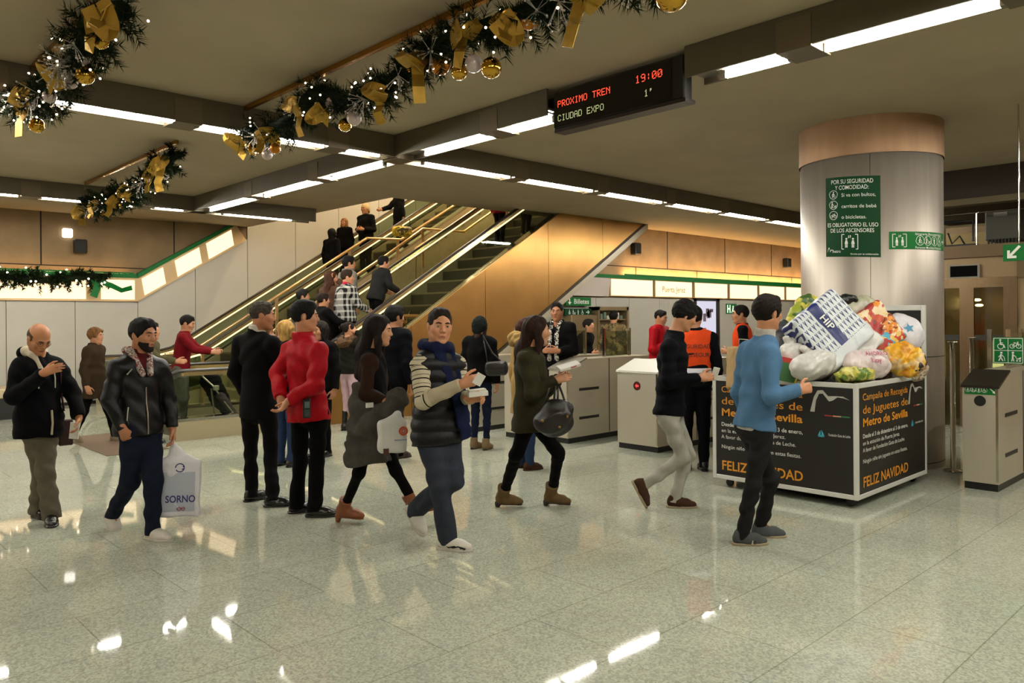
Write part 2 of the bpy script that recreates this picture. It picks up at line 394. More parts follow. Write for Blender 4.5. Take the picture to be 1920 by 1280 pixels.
    if beard:
        child('beard', [Grp([Ell(H(.022, 0, -.03), V3(.0725, .0655, .0855)*hs, R, .02), Cone(H(-.01, .05, -.045), H(.056, .014, -.098), .0245*hs, .0215*hs, .02), Cone(H(-.01, -.05, -.045), H(.056, -.014, -.098), .0245*hs, .0215*hs, .02), Ell(H(.066, 0, -.1), V3(.0255, .0275, .0215)*hs, R, .02)],
                            cuts=[(H(.05, 0, -.04), nrm(R[:, 2]*.95+R[:, 0]*.3)), (H(-.03, 0, 0), -R[:, 0])])], beard, hh=min(h, .005))
    # -- hair
    if hair:
        st = hair['style']; hm = hair.get('mat') or hairm(hair.get('col', '#17110d')); v = hair.get('v', .012)
        cap = Ell(H(-.016, 0, .037), V3(.097+v, .077+v, .088+v*1.2)*hs, R, .02)
        facecut = (Ell(H(.118, 0, -.042+hair.get('line', 0)), V3(.086, .102, .124)*hs, R), .01)
        nape = [(Ell(H(.042, 0, -.08), V3(.062, .2, .06)*hs, R), .008), (Ell(H(-.012, 0, -.006), V3(.025, .2, .034)*hs, R), .006)]
        nz = folds(seed, .003*hs, 95, R[:, 2], .6)
        if st in ('short', 'fringe'):
            P_ = [cap]
            if st == 'fringe': P_ += [Cone(H(.07, .045, .085), H(.088, -.03, .05), .022*hs, .018*hs, .02), Cone(H(.02, .075, .04), H(.03, .076, .0), .016*hs, .012*hs, .02), Cone(H(.02, -.075, .04), H(.03, -.076, .0), .016*hs, .012*hs, .02)]
            else: P_ += [Cone(H(.05, .03, .1), H(.05, -.03, .1), (.006+v)*hs, (.006+v)*hs, .04)]
            child('hair', [Grp(P_, cuts=[(H(0, 0, -.078), nrm(-R[:, 2]))], subs=[facecut]+(nape if st == 'short' else nape[:1]), disp=nz)], hm)
        elif st == 'bald':
            child('hair', [Grp([Ell(H(-.016, 0, .02), V3(.101, .081, .085)*hs, R)], cuts=[(H(0, 0, -.05), -R[:, 2]), (H(-.02, 0, .055), nrm(R[:, 2]+R[:, 0]*.3)), (H(.03, 0, 0), R[:, 0])], disp=folds(seed, .0012, 90))], hm)
        elif st in ('long', 'bun', 'bob'):
            P_ = [cap]; sb = [facecut]
            if st == 'long':
                L = hair.get('len', .3); bk = J['nk']-fw*.06*S
                P_ += [Cone(H(-.06, 0, .02), bk-up*.0, .085*hs, .075*hs, .05, (R[:, 0], .8)), Cone(bk, bk-up*L*.5-fw*.04*S+lf*hair.get('side', 0.), .075*hs, .05*hs, .05)]
                for sg in (1, -1): P_ += [Cone(H(-.01, .072*sg, .03), H(.015, .076*sg, -.09), .03*hs, .026*hs, .03), Cone(H(.015, .076*sg, -.09), J['nk']+lf*.085*sg*S+fw*.055*S-up*L*.45, .03*hs, .02*hs, .03)]
            if st == 'bob':
                P_ += [Cone(H(-.05, 0, .02), H(-.055, 0, -.09), .088*hs, .07*hs, .04)]
                for sg in (1, -1): P_ += [Cone(H(.0, .072*sg, .03), H(.015, .072*sg, -.085), .034*hs, .026*hs, .03)]
            if st == 'bun': P_ += [Ell(H(-.1, 0, .07), V3(.05, .05, .045)*hs, R, .02)]; sb += nape
            cu = [] if st != 'bun' else [(H(0, 0, -.078), -R[:, 2])]
            child('hair', [Grp(P_, subs=sb, cuts=cu, disp=folds(seed, .0045*hs, 60, R[:, 1], .5))], hm)
        elif st == 'beanie':
            child('hat', [Grp([Ell(H(-.02, 0, .04), V3(.108, .092, .105)*hs, R), Cone(H(-.04, 0, .0), H(-.05, 0, -.04), .1*hs, .09*hs, .03)], cuts=[(H(.0, 0, -.03), nrm(-R[:, 2]*.9+R[:, 0]*.5))], disp=folds(seed, .003, 130, R[:, 2], .2))], hm)
            if hair.get('under'): child('hair', [Cone(H(-.05, .03, -.03), J['nk']-fw*.05+up*.02, .06*hs, .05*hs, .03), Cone(H(-.0, .07, -.02), J['nk']+lf*.07+up*.02, .03*hs, .025*hs, .03), Cone(H(-.0, -.07, -.02), J['nk']-lf*.07+up*.02, .03*hs, .025*hs, .03)], hairm(hair['under']), disp=folds(seed, .005, 55))
        elif st == 'hood':
            child('hood', [Grp([Ell(H(-.025, 0, .03), V3(.125, .108, .128)*hs, R), Cone(H(-.04, 0, -.04), J['nk'], .11*hs, .11*hs, .05)], subs=[(Ell(H(.12, 0, -.02), V3(.1, .085, .115)*hs, R), .015)], disp=folds(seed, .005, 40))], hm)
    # -- trousers
    if bottom and legs:
        b = bottom.get('b', 0.); fl = bottom.get('flare', 0.); P_ = [Grp([Ell(J['hip']+up*.01, V3(.158*S+b, .112*S+b, .13*S), TR, .04)]+[Cone(J['hp'+q], J['kn'+q], .088*S+b, .064*S+b, .035) for q in 'LR']
             + [Cone(J['kn'+q], J['an'+q]-nrm(J['an'+q]-J['kn'+q])*bottom.get('short', -.045), .062*S+b, .046*S+b+fl, .03, cutb=1) for q in 'LR'])]
        na = bottom.get('n', (.006, 34))
        child(bottom.get('name', 'trousers'), P_, bottom['mat'], disp=folds(seed+5, na[0], na[1], UP0, .55), dispamp=na[0])
    # -- jacket, coat, jumper
    out = dict(body=body, hip=J['hip'], J=J, org=org, up=up, lf=lf, fw=fw, T=T, R=R, H=H, child=child, c=c)
    for tp in ([top] if isinstance(top, dict) else (top or [])):
        b = tp.get('b', .01); hem = tp.get('hem', .06); fl = tp.get('flare', 0.); hip = J['hip']
        tor = [Cone(J['shL']-lf*.04*S, J['shR']+lf*.04*S, .05*S+b, .05*S+b, .05), Cone(J['nk']+lf*.03*S-up*.02*S, J['shL']-up*.005, .05*S+b*.4, .04*S+b*.6, .03), Cone(J['nk']-lf*.03*S-up*.02*S, J['shR']-up*.005, .05*S+b*.4, .04*S+b*.6, .03),
               Ell(hip+up*T*.7, V3(.158*S+b, .112*S+b, .2*S), TR, .06), Ell(hip+up*T*.33, V3((.148+tp.get('belly', 0)*.5)*S+b, (.106+tp.get('belly', 0))*S+b, .22*S), TR, .06), Ell(hip+up*.01, V3(.162*S+b, .118*S+b, .17*S), TR, .06)]
        if hem > .04:
            q0 = hip+up*.06; q1 = hip-up*hem+np.asarray(tp.get('sway', (0, 0, 0)), float); tor.append(Cone(q0, q1, .155*S+b, .16*S+b+fl, .06, (fw, .74), cutb=1))
        hemp = (hip-up*hem, -up)
        cut = [hemp]
        parts = [Grp(tor, cuts=cut)]
        if tp.get('sl', 'long') != 'none':
            for q in 'LR':
                if q in tp.get('skip', ''): continue
                we = J['el'+q]+(J['wr'+q]-J['el'+q])*tp.get('cuff', .97)
                ab = b*tp.get('ab', .75); parts += [Cone(J['sh'+q], J['el'+q], .058*S+ab, .049*S+ab, .035), Cone(J['el'+q], we, .048*S+ab, .037*S+ab*.9, .02, cutb=1)]
        if tp.get('col'):
            ch, cr = tp['col']; cd = nrm(c-R[:, 0]*.03+R[:, 2]*-.05-J['nk']+up*.15); parts.append(Cone(J['nk']-up*.03*S, J['nk']+cd*ch, cr*S+.006, cr*S, .02, cutb=1))
        sb = []
        if tp.get('vneck'):
            vd, vw = tp['vneck']; sb = [(Cone(J['nk']+fw*.09*S+up*.09, J['nk']+fw*.15*S-up*vd, vw*S, .01, .01), .008)]
        if tp.get('open'):   # an open front: a slot down the chest
            vw = tp['open']; sb += [(Cone(J['nk']+fw*.17*S, hip+fw*.2*S-up*(hem+.1), vw*.5, vw), .01)]
        out['tor'] = Grp(tor, cuts=cut)
        for z0, z1, bm, bn in tp.get('bands', ()): child(bn, [Grp(tor, cuts=cut+[(hip+up*z1, up), (hip+up*z0, -up)], disp=lambda P: -.007*np.ones(len(P)))], bm)
        na = tp.get('n', (.006, 30)); V, Q = snets(parts, h, subs=sb, disp=tp.get('disp') or folds(seed+9, na[0], na[1], tp.get('nax', UP0), tp.get('nst', .5)), dispamp=na[0])
        me = bpy.data.meshes.new('top'); setmesh(me, V-org, Q)
        for m_ in (tp['mat'] if isinstance(tp['mat'], list) else [tp['mat']]): me.materials.append(m_)
        if tp.get('attr'):
            s_ = np.zeros(len(V)); best = np.abs(parts[0].ev(V))
            z_ = (V-hip)@up; s_[:] = z_+5
            for q in 'LR':
                u1 = J['el'+q]-J['sh'+q]; L1 = np.linalg.norm(u1); u2 = J['wr'+q]-J['el'+q]; L2 = np.linalg.norm(u2)
                for (a_, dd, L_, o_) in ((J['sh'+q], u1/L1, L1, 0.), (J['el'+q], u2/L2, L2, L1)):
                    t_ = np.clip((V-a_)@dd, 0, L_); di = np.abs(np.linalg.norm(V-a_-np.outer(t_, dd), axis=1)-.055*S); ok = (di < best) & (((V-a_)@dd) > .02); s_[ok] = (t_+o_)[ok]; best = np.where(ok, di, best)
            at = me.attributes.new('s', 'FLOAT', 'POINT'); at.data.foreach_set('value', s_.astype(np.float32))
        o = link(tp.get('name', 'jacket'), me, body); out[tp.get('name', 'jacket')] = o
    # -- shoes
    if shoes and legs:
        for q in 'LR':
            f, u = J['fd'+q], J['fu'+q]; l_ = np.cross(u, f); a = J['an'+q]; kind = shoes.get('kind', 'shoe'); hl = shoes.get('heel', 0.)
            A = lambda x, y, z: a+(f*x+l_*y+u*z)*S
            z0 = -.083; tl = .19 if shoes.get('len') is None else shoes['len']
            P_ = [Cone(A(-.035, 0, z0+.04), A(tl*.5, 0, z0+.034), .037*S, .044*S, .03), Cone(A(tl*.5, 0, z0+.03), A(tl-.045, 0, z0+.026), .044*S, .036*S, .03, (u, .8)), Cone(A(-.012, 0, .0), A(.03, 0, z0+.045), .04*S, .042*S, .04)]
            if kind == 'boot':
                sh = shoes.get('shaft', .13); k1 = nrm(J['kn'+q]-a); P_.append(Cone(A(-.012, 0, -.03), A(-.012, 0, 0)+k1*sh*S, .043*S, (.05+shoes.get('wide', 0.))*S, .03, cutb=1))
            R3 = np.stack([f, l_, u], 1)
            sm = child('boot' if kind == 'boot' else 'shoe', [Grp(P_, cuts=[(A(0, 0, z0), -u)])], shoes['mat'], disp=folds(seed+3, .0018, 70))
            if hl:
                P2 = [Cone(A(-.05, 0, z0+.005), A(-.05, 0, z0-hl), .028*S, .02*S, .01, cutb=1), Grp([Cone(A(.0, 0, z0), A(tl-.05, 0, z0), .034*S, .036*S, .02)], cuts=[(A(0, 0, z0+.008), u), (A(0, 0, z0-.006), -u)])]
                child('heel', P2, shoes.get('sole') or shoes['mat'], sm, hh=min(h, .006))
            else:
                sh_ = shoes.get('solez', .018)
                P2 = [Grp([Cone(A(-.04, 0, z0+.01), A(tl*.5, 0, z0+.01), .040*S, .047*S, .03), Cone(A(tl*.5, 0, z0+.01), A(tl-.04, 0, z0+.01), .047*S, .040*S, .03)], cuts=[(A(0, 0, z0+sh_), u), (A(0, 0, z0-.004), -u)])]
                child('sole', P2, shoes.get('sole') or shoes['mat'], sm, hh=min(h, .006))
            if shoes.get('lace'):
                mb = MB()
                for x in (.035, .055, .075, .095): mb.tube([A(x, .024, z0+.078-(x-.03)*.5)-org, A(x+.008, 0, z0+.088-(x-.03)*.42)-org, A(x, -.024, z0+.078-(x-.03)*.5)-org], .0038*S, 6)
                mb.build('laces', shoes['lace'], sm)
            out['A'+q] = A; out['shoe'+q] = sm
    return out
def trace(out, z, x, sg=1, lift=.004):
    """point on the clothed torso at height z above the hips and x to the left; sg -1 = on the back"""
    p = out['hip']+out['up']*z+out['lf']*x+out['fw']*sg*.45; d = -out['fw']*sg
    for _ in range(40):
        s = out['tor'].ev(p[None])[0]
        if s < .002: break
        p = p+d*max(s, .002)*.8
    return p-d*lift
def jpix(D, hd, nk, sh, el, wr, ha, hip, hp, kn, an, ft, S=1.):
    """joints read off the picture; every entry (x, y, depth offset) or (x, y, 'g') for an ankle above a planted foot; pairs are (L, R)"""
    g = lambda p, z=.083: onz(p[0], p[1], z*S) if p[2] == 'g' else W(p[0], p[1], D+p[2])
    J = dict(hd=g(hd), nk=g(nk), hip=g(hip))
    for i, q in enumerate('LR'):
        for nme, arr in (('sh', sh), ('el', el), ('wr', wr), ('ha', ha), ('hp', hp), ('kn', kn)): J[nme+q] = g(arr[i])
        y, p = ft[i][:2]; hz = ft[i][2] if len(ft[i]) > 2 else 0.
        J['an'+q] = g(an[i], .083+hz); J['fd'+q] = idir(y, p); J['fu'+q] = np.cross(J['fd'+q], nrm(np.cross(UP0, idir(y))))
        J['fu'+q] = J['fu'+q] if J['fu'+q][2] > 0 else -J['fu'+q]
    return J
def jstand(pos, yaw, H=1.7, arms=('down', 'down'), stance=.1, stride=0., lean=0., hpitch=0., hyaw=None):
    """a generic figure standing or stepping at pos (ground or step), facing yaw; arms: down, pocket, front, face, rail, chest, back, head"""
    S = H/1.75; f = idir(yaw); l = nrm(np.cross(UP0, f)); pos = np.asarray(pos, float)
    P = lambda x, y, z: pos+f*(x*S)+l*(y*S)+UP0*(z*S)
    J = dict(base=pos[2], hip=P(0, 0, .95), nk=P(lean, 0, 1.475), hd=P(lean*1.2+.03, 0, 1.632))
    for i, q in enumerate('LR'):
        sg = 1 if q == 'L' else -1; st = stride*sg
        J['sh'+q] = P(lean*.95, .175*sg, 1.42); J['hp'+q] = P(0, .085*sg, .92)
        J['an'+q] = P(st, stance*sg*.9, .083); J['kn'+q] = P(st*.5+.03, stance*sg*.9, .5); J['fd'+q] = idir(yaw-6*sg); J['fu'+q] = UP0.copy()
        if stride and st < 0: J['fd'+q] = idir(yaw, 35); J['fu'+q] = nrm(UP0*math.cos(.6)+f*math.sin(.6)); J['an'+q] = P(st, stance*sg*.6, .15)
        a = arms[i]
        E, Wr, Ha = {'down': ((-.03, .23, 1.13), (.02, .25, .88), (.05, .24, .78)), 'pocket': ((-.1, .26, 1.14), (.06, .2, .94), (.1, .16, .88)), 'front': ((-.02, .22, 1.14), (.2, .1, 1.13), (.28, .03, 1.14)),
                     'face': ((.1, .25, 1.18), (.18, .08, 1.42), (.17, .04, 1.52)), 'rail': ((.08, .24, 1.18), (.3, .2, 1.08), (.38, .19, 1.05)), 'reach': ((.18, .22, 1.25), (.42, .18, 1.2), (.5, .17, 1.2)), 'chest': ((.02, .25, 1.13), (.2, .02, 1.2), (.2, -.07, 1.23)),
                     'back': ((-.12, .22, 1.15), (-.17, .03, 1.0), (-.19, -.05, .96)), 'head': ((.12, .27, 1.5), (.06, .1, 1.6), (.0, .04, 1.66)), 'back_out': ((-.2, .2, 1.2), (-.42, .2, 1.12), (-.5, .2, 1.1))}[a]
        J['el'+q] = P(E[0]+lean*.6, E[1]*sg, E[2]); J['wr'+q] = P(Wr[0]+lean*.6, Wr[1]*sg, Wr[2]); J['ha'+q] = P(Ha[0]+lean*.6, Ha[1]*sg, Ha[2])
    return J, S
# ---------------------------------------------------------------- surfaces
def floor_mat():
    m = mat('terrazzo floor', '#8d8b76', .1); nt, b = nodes_of(m); N = nt.nodes.new; L = nt.links.new
    tc = N('ShaderNodeTexCoord')
    v = N('ShaderNodeTexVoronoi'); v.inputs['Scale'].default_value = 95; L(tc.outputs['Object'], v.inputs['Vector'])
    r = N('ShaderNodeValToRGB'); L(v.outputs['Color'], r.inputs[0]); e = r.color_ramp.elements
    e[0].color = (*lin('#a1a496'), 1); e[1].color = (*lin('#c9ccb6'), 1); e[0].position = .1; e[1].position = .8
    n = N('ShaderNodeTexNoise'); n.inputs['Scale'].default_value = 1.3; n.inputs['Detail'].default_value = 6; L(tc.outputs['Object'], n.inputs['Vector'])
    mx = N('ShaderNodeMixRGB'); mx.blend_type = 'MULTIPLY'; mx.inputs[0].default_value = .35; L(r.outputs[0], mx.inputs[1]); L(n.outputs['Fac'], mx.inputs[2])
    br = N('ShaderNodeTexBrick'); L(tc.outputs['Object'], br.inputs['Vector']); br.inputs['Scale'].default_value = 1; br.inputs['Mortar Size'].default_value = .0035; br.inputs['Brick Width'].default_value = 1.2; br.inputs['Row Height'].default_value = .6; br.offset = 0.5
    br.inputs['Color1'].default_value = (1, 1, 1, 1); br.inputs['Color2'].default_value = (.93, .93, .93, 1); br.inputs['Mortar'].default_value = (.62, .61, .57, 1)
    m2 = N('ShaderNodeMixRGB'); m2.blend_type = 'MULTIPLY'; m2.inputs[0].default_value = 1; L(mx.outputs[0], m2.inputs[1]); L(br.outputs['Color'], m2.inputs[2]); L(m2.outputs[0], b.inputs['Base Color'])
    n3 = N('ShaderNodeTexNoise'); n3.inputs['Scale'].default_value = 2.2; n3.inputs['Detail'].default_value = 5; L(tc.outputs['Object'], n3.inputs['Vector'])
    mr = N('ShaderNodeMapRange'); mr.inputs['To Min'].default_value = .015; mr.inputs['To Max'].default_value = .055; L(n3.outputs['Fac'], mr.inputs['Value']); L(mr.outputs[0], b.inputs['Roughness'])
    return m
FLOOR = floor_mat()
CEIL = mat('ceiling plaster', '#aa9a7f', .9, var=.06, scale=1.2, bump=.04, bscale=60)
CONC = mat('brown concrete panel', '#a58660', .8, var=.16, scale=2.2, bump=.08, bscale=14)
PANEL = mat('pale wall panel', '#aca699', .5, var=.03, scale=2)
DARKGAP = mat('dark gap', '#15120e', .9)
STEEL = mat('brushed steel', '#b3a890', .4, .7, var=.08, scale=5, stretch=(12, 12, .6))
STEEL_V = mat('pillar steel', '#978d82', .42, .7, var=.07, scale=3, stretch=(5, 5, .35))
CAPM = mat('pillar collar', '#a07d5c', .5, .5, var=.08, scale=3, stretch=(4, 4, .5))
TINTED_STEEL = mat('warm-tinted steel cladding', '#b0834a', .33, .85, var=.14, scale=1.3, bump=.75, bscale=1.2)  # steel whose warm reflections are put into a bronze tint
CHROME = mat('polished steel', '#c9c4b8', .14, 1.)
BLACK = mat('black plastic', '#0b0b0a', .45)
RUBBER = mat('black rubber', '#0d0b09', .5)
GREEN = mat('green sign', '#0f6428', .5, spec=.2)
GREEND = mat('dark green sign', '#083818', .55, spec=.15)
WHITE = mat('white print', '#d8d8cf', .5)
GLASS = mat('clear glass', '#dfe8df', .02, trans=1., spec=.5)
def thin_glass(name='thin glass', tint=(.78, .82, .72), refl=.12):
    m = bpy.data.materials.new(name); m.use_nodes = True; nt = m.node_tree; nt.nodes.clear(); N = nt.nodes.new; L = nt.links.new
    o = N('ShaderNodeOutputMaterial'); t = N('ShaderNodeBsdfTransparent'); t.inputs[0].default_value = (*tint, 1); g = N('ShaderNodeBsdfGlossy'); g.inputs['Roughness'].default_value = .03
    f = N('ShaderNodeFresnel'); f.inputs[0].default_value = 1.5; mx = N('ShaderNodeMixShader'); ad = N('ShaderNodeMath'); ad.operation = 'ADD'; ad.inputs[1].default_value = refl*.3
    gm = N('ShaderNodeNewGeometry'); iv = N('ShaderNodeMath'); iv.operation = 'SUBTRACT'; iv.inputs[0].default_value = 1; L(gm.outputs['Backfacing'], iv.inputs[1]); mu = N('ShaderNodeMath'); mu.operation = 'MULTIPLY'
    L(f.outputs[0], ad.inputs[0]); L(ad.outputs[0], mu.inputs[0]); L(iv.outputs[0], mu.inputs[1]); L(mu.outputs[0], mx.inputs[0]); L(t.outputs[0], mx.inputs[1]); L(g.outputs[0], mx.inputs[2]); L(mx.outputs[0], o.inputs[0]); return m
TGLASS = thin_glass(); CGLASS = thin_glass('smoked glass', (.55, .52, .42), .2)
TUBE = glow('fluorescent tube', TUBE_COLOR, TUBE_POWER)
LIT = glow('back-lit diffuser', BOX_COLOR, BOX_POWER)
LITSTRIP = glow('pale light strip', (1.0, .80, .40), 1.9)
# ---------------------------------------------------------------- the room
XR, YB, YL, ZC = 27., 11.4, 17.2, 3.8
struct('floor', MB().box((-9, -9, -.2), (XR, YL, 0)), FLOOR)
struct('ceiling', MB().box((-9, -9, ZC), (XR, YB, 4.3)).box((-9, YB, ZC), (7.9, YL, 4.3)), CEIL)
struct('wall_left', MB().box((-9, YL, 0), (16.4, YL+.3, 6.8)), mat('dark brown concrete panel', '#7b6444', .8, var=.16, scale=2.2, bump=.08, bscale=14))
struct('wall_far', MB().box((XR, -9, 0), (XR+.3, YB+.3, 4.3)), CONC)
struct('wall_rear', MB().box((-9.3, -9, 0), (-9, YL+.3, 4.3)), CONC)
struct('wall_near', MB().box((-9.3, -9.3, 0), (XR+.3, -9, 4.3)), CONC)
SL = .605
mb = MB(); sof = lambda x: 1.9+SL*(x-11.3)-.12
mb.prism([(8.6, YB, 0), (XR, YB, 0), (XR, YB, ZC), (14.35, YB, ZC), (14.35, YB, sof(14.35)), (8.6, YB, sof(8.6))], (0, .25, 0)); struct('wall_back', mb, CONC)
mb = MB().box((7.9, YB, 4.3), (16.4, YB+.2, 6.8)).box((7.7, YB, 4.3), (7.9, YL, 6.8)).box((16.2, YB+.3, 0), (16.4, YL, 6.8)).box((7.7, YB, 6.8), (16.4, YL+.3, 7)); struct('wall_shaft', mb, mat('shaft wall', '#6a5a42', .8))
# pale panels under the lit band, with their joints
mb = MB(); xs = [-8.9+1.2*i for i in range(8)]; xs = [3.15-1.2*i for i in range(10, -1, -1)]+[4.32, 5.5]
for a, b in zip(xs[:-1], xs[1:]): mb.box((a+.006, YL-.03, .06), (b-.006, YL, 2.06))
xs = [5.5, 6.7, 7.9, 9.11, 10.3, 11.5, 12.7, 13.9, 15.1, 16.2]
bl = lambda x: 2.07+SL*(x-5.5)
for a, b in zip(xs[:-1], xs[1:]):
    mb.prism([(a+.006, YL-.03, .06), (b-.006, YL-.03, .06), (b-.006, YL-.03, min(6.7, bl(b) if b < 8.2 else 6.7)), (a+.006, YL-.03, min(6.7, bl(a) if b < 8.2 else 6.7))], (0, .03, 0))
struct('trim_1', mb, PANEL)
mb = MB(); xs = [8.6+1.2*i for i in range(16)]
for a, b in zip(xs[:-1], xs[1:]):
    if a < 12.2: mb.prism([(a+.006, YB-.03, .06), (b-.006, YB-.03, .06), (b-.006, YB-.03, min(2.1, sof(b))), (a+.006, YB-.03, min(2.1, sof(a)))], (0, .03, 0))
    else: mb.box((a+.006, YB-.03, .06), (b-.006, YB, 2.12))
struct('trim_2', mb, PANEL)
mb = MB()      # open joints between the concrete slabs
for x in (-6.7, -4.1, -1.48, 1.13, 3.74, 6.26): mb.box((x-.012, YL-.006, 2.75), (x+.012, YL-.001, ZC))
mb.box((-9, YL-.006, 2.745), (5.9, YL-.001, 2.765))
for x in (13.49, 16.19, 18.87, 21.44, 24.1): mb.box((x-.012, YB-.006, 2.86), (x+.012, YB-.001, ZC))
for x in (14.9, 17.5, 20.1, 22.7): mb.box((x-.01, YB-.006, 2.62), (x+.01, YB-.001, 2.86))
mb.box((12.7, YB-.006, 2.85), (XR, YB-.001, 2.87)); struct('trim_3', mb, DARKGAP)
struct('baseboard_left', MB().box((-9, YL-.05, 0), (16.2, YL-.0, .06)), DARKGAP); struct('baseboard_back', MB().box((8.7, YB-.05, 0), (XR, YB, .06)), DARKGAP)
# sloping pale fascia, blank stretch of the lit band on the right
mb = MB().prism([(12.2, YB-.12, 2.14), (13.74, YB-.12, 2.14), (13.82, YB-.12, 2.56), (12.9, YB-.12, 2.56)], (0, .12, 0)); struct('trim_4', mb, mat('blank fascia', '#b7a89c', .5))
tag(MB().prism([(12.85, YB-.14, 2.56), (XR, YB-.14, 2.56), (XR, YB-.14, 2.64), (12.95, YB-.14, 2.64)], (0, .14, 0)).build('green_strip', GREEN), 'green strip running along the top of the lit panels on the far right wall', 'trim')
# back-lit panels
for i, (x0, x1) in enumerate([(13.8, 15.42), (15.5, 17.1), (17.2, 18.8), (18.9, 20.4), (20.5, 22.0), (22.1, 23.6), (23.7, 25.2)]):
    nth = ['first', 'second', 'third', 'fourth', 'fifth', 'sixth', 'seventh'][i]
    t = thing('light_box', f'warm back-lit panel under the green strip, {nth} from the escalator side' + (', with faint station lettering' if i == 1 else ''), 'light box', (x0, YB, 2.15), group='lit panels on the right wall')
    mb = MB(); mb.box((0, -.12, 0), (x1-x0, 0, .41)); mb.build('housing', mat('light box housing', '#c9a878', .5), t)
    mb = MB(); mb.box((.03, -.128, .02), (x1-x0-.03, -.121, .39)); mb.build('diffuser', LIT, t)
    if i == 1: lettering([('Puerta Jerez', .28, .13, .2, .004, 0)], lambda x, y, e: (x, -.13-e, y), mat('yellow lettering', '#8a6a20', .6), t)
t = thing('light_box', 'long warm back-lit band behind the fir garland on the left wall', 'light box', (0, YL, 0))
for x0, x1 in ((-8, -5.6), (-5.5, -3.1), (-3.0, -.6), (-.5, 1.9), (2.0, 4.5), (4.78, 5.42)): MB().box((x0, -.1, 2.1), (x1, -.09, 2.5)).build('diffuser', LIT, t)
MB().box((-9, -.09, 2.06), (5.5, 0, 2.55)).build('housing', mat('light box housing', '#c9a878', .5), t)
t = thing('light_box', 'sloping back-lit band climbing the left wall beside the escalators', 'light box', (0, YL, 0))
hz = lambda x, d: bl(x)+d
MB().prism([(5.5, -.085, hz(5.5, 0)), (7.85, -.085, hz(7.85, 0)), (7.6, -.085, hz(7.6, .5)), (5.5, -.085, hz(5.5, .48))], (0, .085, 0)).build('housing', mat('light box housing', '#c9a878', .5), t)
for x0, x1 in ((5.62, 6.05), (6.3, 6.82), (6.98, 7.55)): MB().prism([(x0, -.1, hz(x0, .05)), (x1, -.1, hz(x1, .05)), (x1-.06, -.1, hz(x1-.06, .43)), (x0-.06, -.1, hz(x0-.06, .43))], (0, .012, 0)).build('diffuser', LIT, t)
mb = MB().box((-9, YL-.12, 2.55), (5.48, YL, 2.63)).prism([(5.48, YL-.12, 2.55), (7.55, YL-.12, hz(7.55, .48)), (7.42, YL-.12, hz(7.42, .56)), (5.45, YL-.12, 2.63)], (0, .12, 0)); tag(mb.build('green_strip', GREEN), 'green strip on the left wall that turns up along the sloping lit band', 'trim')
# ---------------------------------------------------------------- ceiling channels with their tubes
CHAN = mat('channel side', '#5d5340', .55, .3, var=.05, scale=3); REFL = mat('reflector', '#6d675a', .5, .3)
def channel(label, axis, c, lo, hi, tubes, lab, gap=None):
    o = (0, c, 0) if axis == 'x' else (c, 0, 0)
    P = lambda t, s, z: (t, s, z) if axis == 'x' else (-s, t, z)
    def bx(mb, t0, t1, s0, s1, z0, z1):
        a, b = P(t0, s0, z0), P(t1, s1, z1); return mb.box([min(p, q) for p, q in zip(a, b)], [max(p, q) for p, q in zip(a, b)])
    t = thing('light_channel', label, 'light channel', o)
    for lo_, hi_ in (((lo, hi),) if gap is None else ((lo, gap[0]), (gap[1], hi))):
        for s in (-.15, .13): bx(MB(), lo_, hi_, s, s+.02, 3.548, ZC-.003).build('side_plate', CHAN, t)
        bx(MB(), lo_, hi_, -.13, .13, 3.60, 3.62).build('bottom_plate', REFL, t)
    for (a, b), (c2, d2) in zip(tubes[:-1], tubes[1:]):
        g = (b+c2)/2
        if c2-b < .6: bx(MB(), g-.13, g+.13, -.155, .155, 3.535, ZC-.04).build('joint_cover', mat('joint cover', '#6b5d48', .5, .4), t)
    for i, (a, b) in enumerate(tubes):
        l = thing('fluorescent_lamp', lab(i), 'lamp', o, group='fluorescent lamps in the ceiling channels')
        m_ = MB(); p, q = P(a+.03, -.06, 3.553), P(b-.03, -.06, 3.553); m_.tube([p, q], .021, 8, caps=True); m_.build('tube', TUBE, l)
        
        for a_ in (a, b-.03): m_ = MB(); bx(m_, a_, a_+.03, -.085, -.035, 3.53, 3.59); m_.build('lamp_holder', REFL, l)
        m_ = MB(); bx(m_, a-.02, b+.02, -.09, .09, 3.592, 3.598); m_.build('reflector', REFL, l)
orl = ['first', 'second', 'third', 'fourth', 'fifth', 'sixth', 'seventh', 'eighth', 'ninth', 'tenth', 'eleventh', 'twelfth']
TA = [(-8.2, -6.7), (-6.5, -5.0), (-4.8, -3.3), (-3.1, -1.6), (-.3, 1.2), (1.35, 2.78), (2.98, 4.4), (4.62, 5.12), (5.72, 7.2), (7.45, 8.9), (9.17, 10.65), (10.92, 12.35), (12.55, 14.05), (14.3, 15.9), (16.2, 17.7), (18, 19.5), (19.8, 21.3), (21.6, 23.1)]
channel('long ceiling light channel running from upper left past the crossing towards the steel pillar', 'x', 7.66, -9, 24, TA, lambda i: (f'fluorescent lamp on the channel from the upper left, {orl[7-i]} before the crossing' if i < 8 else f'fluorescent lamp on the channel towards the pillar, {orl[i-8]} past the crossing'))
TB = [(-7.5, -6.0), (-5.8, -4.3), (-4.1, -2.6), (-2.4, -.9), (-.4, 1.1), (1.35, 2.5), (2.72, 3.3), (5.12, 5.75), (5.96, 7.2), (8.0, 9.3), (9.5, 11.25), (11.5, 13.3)]
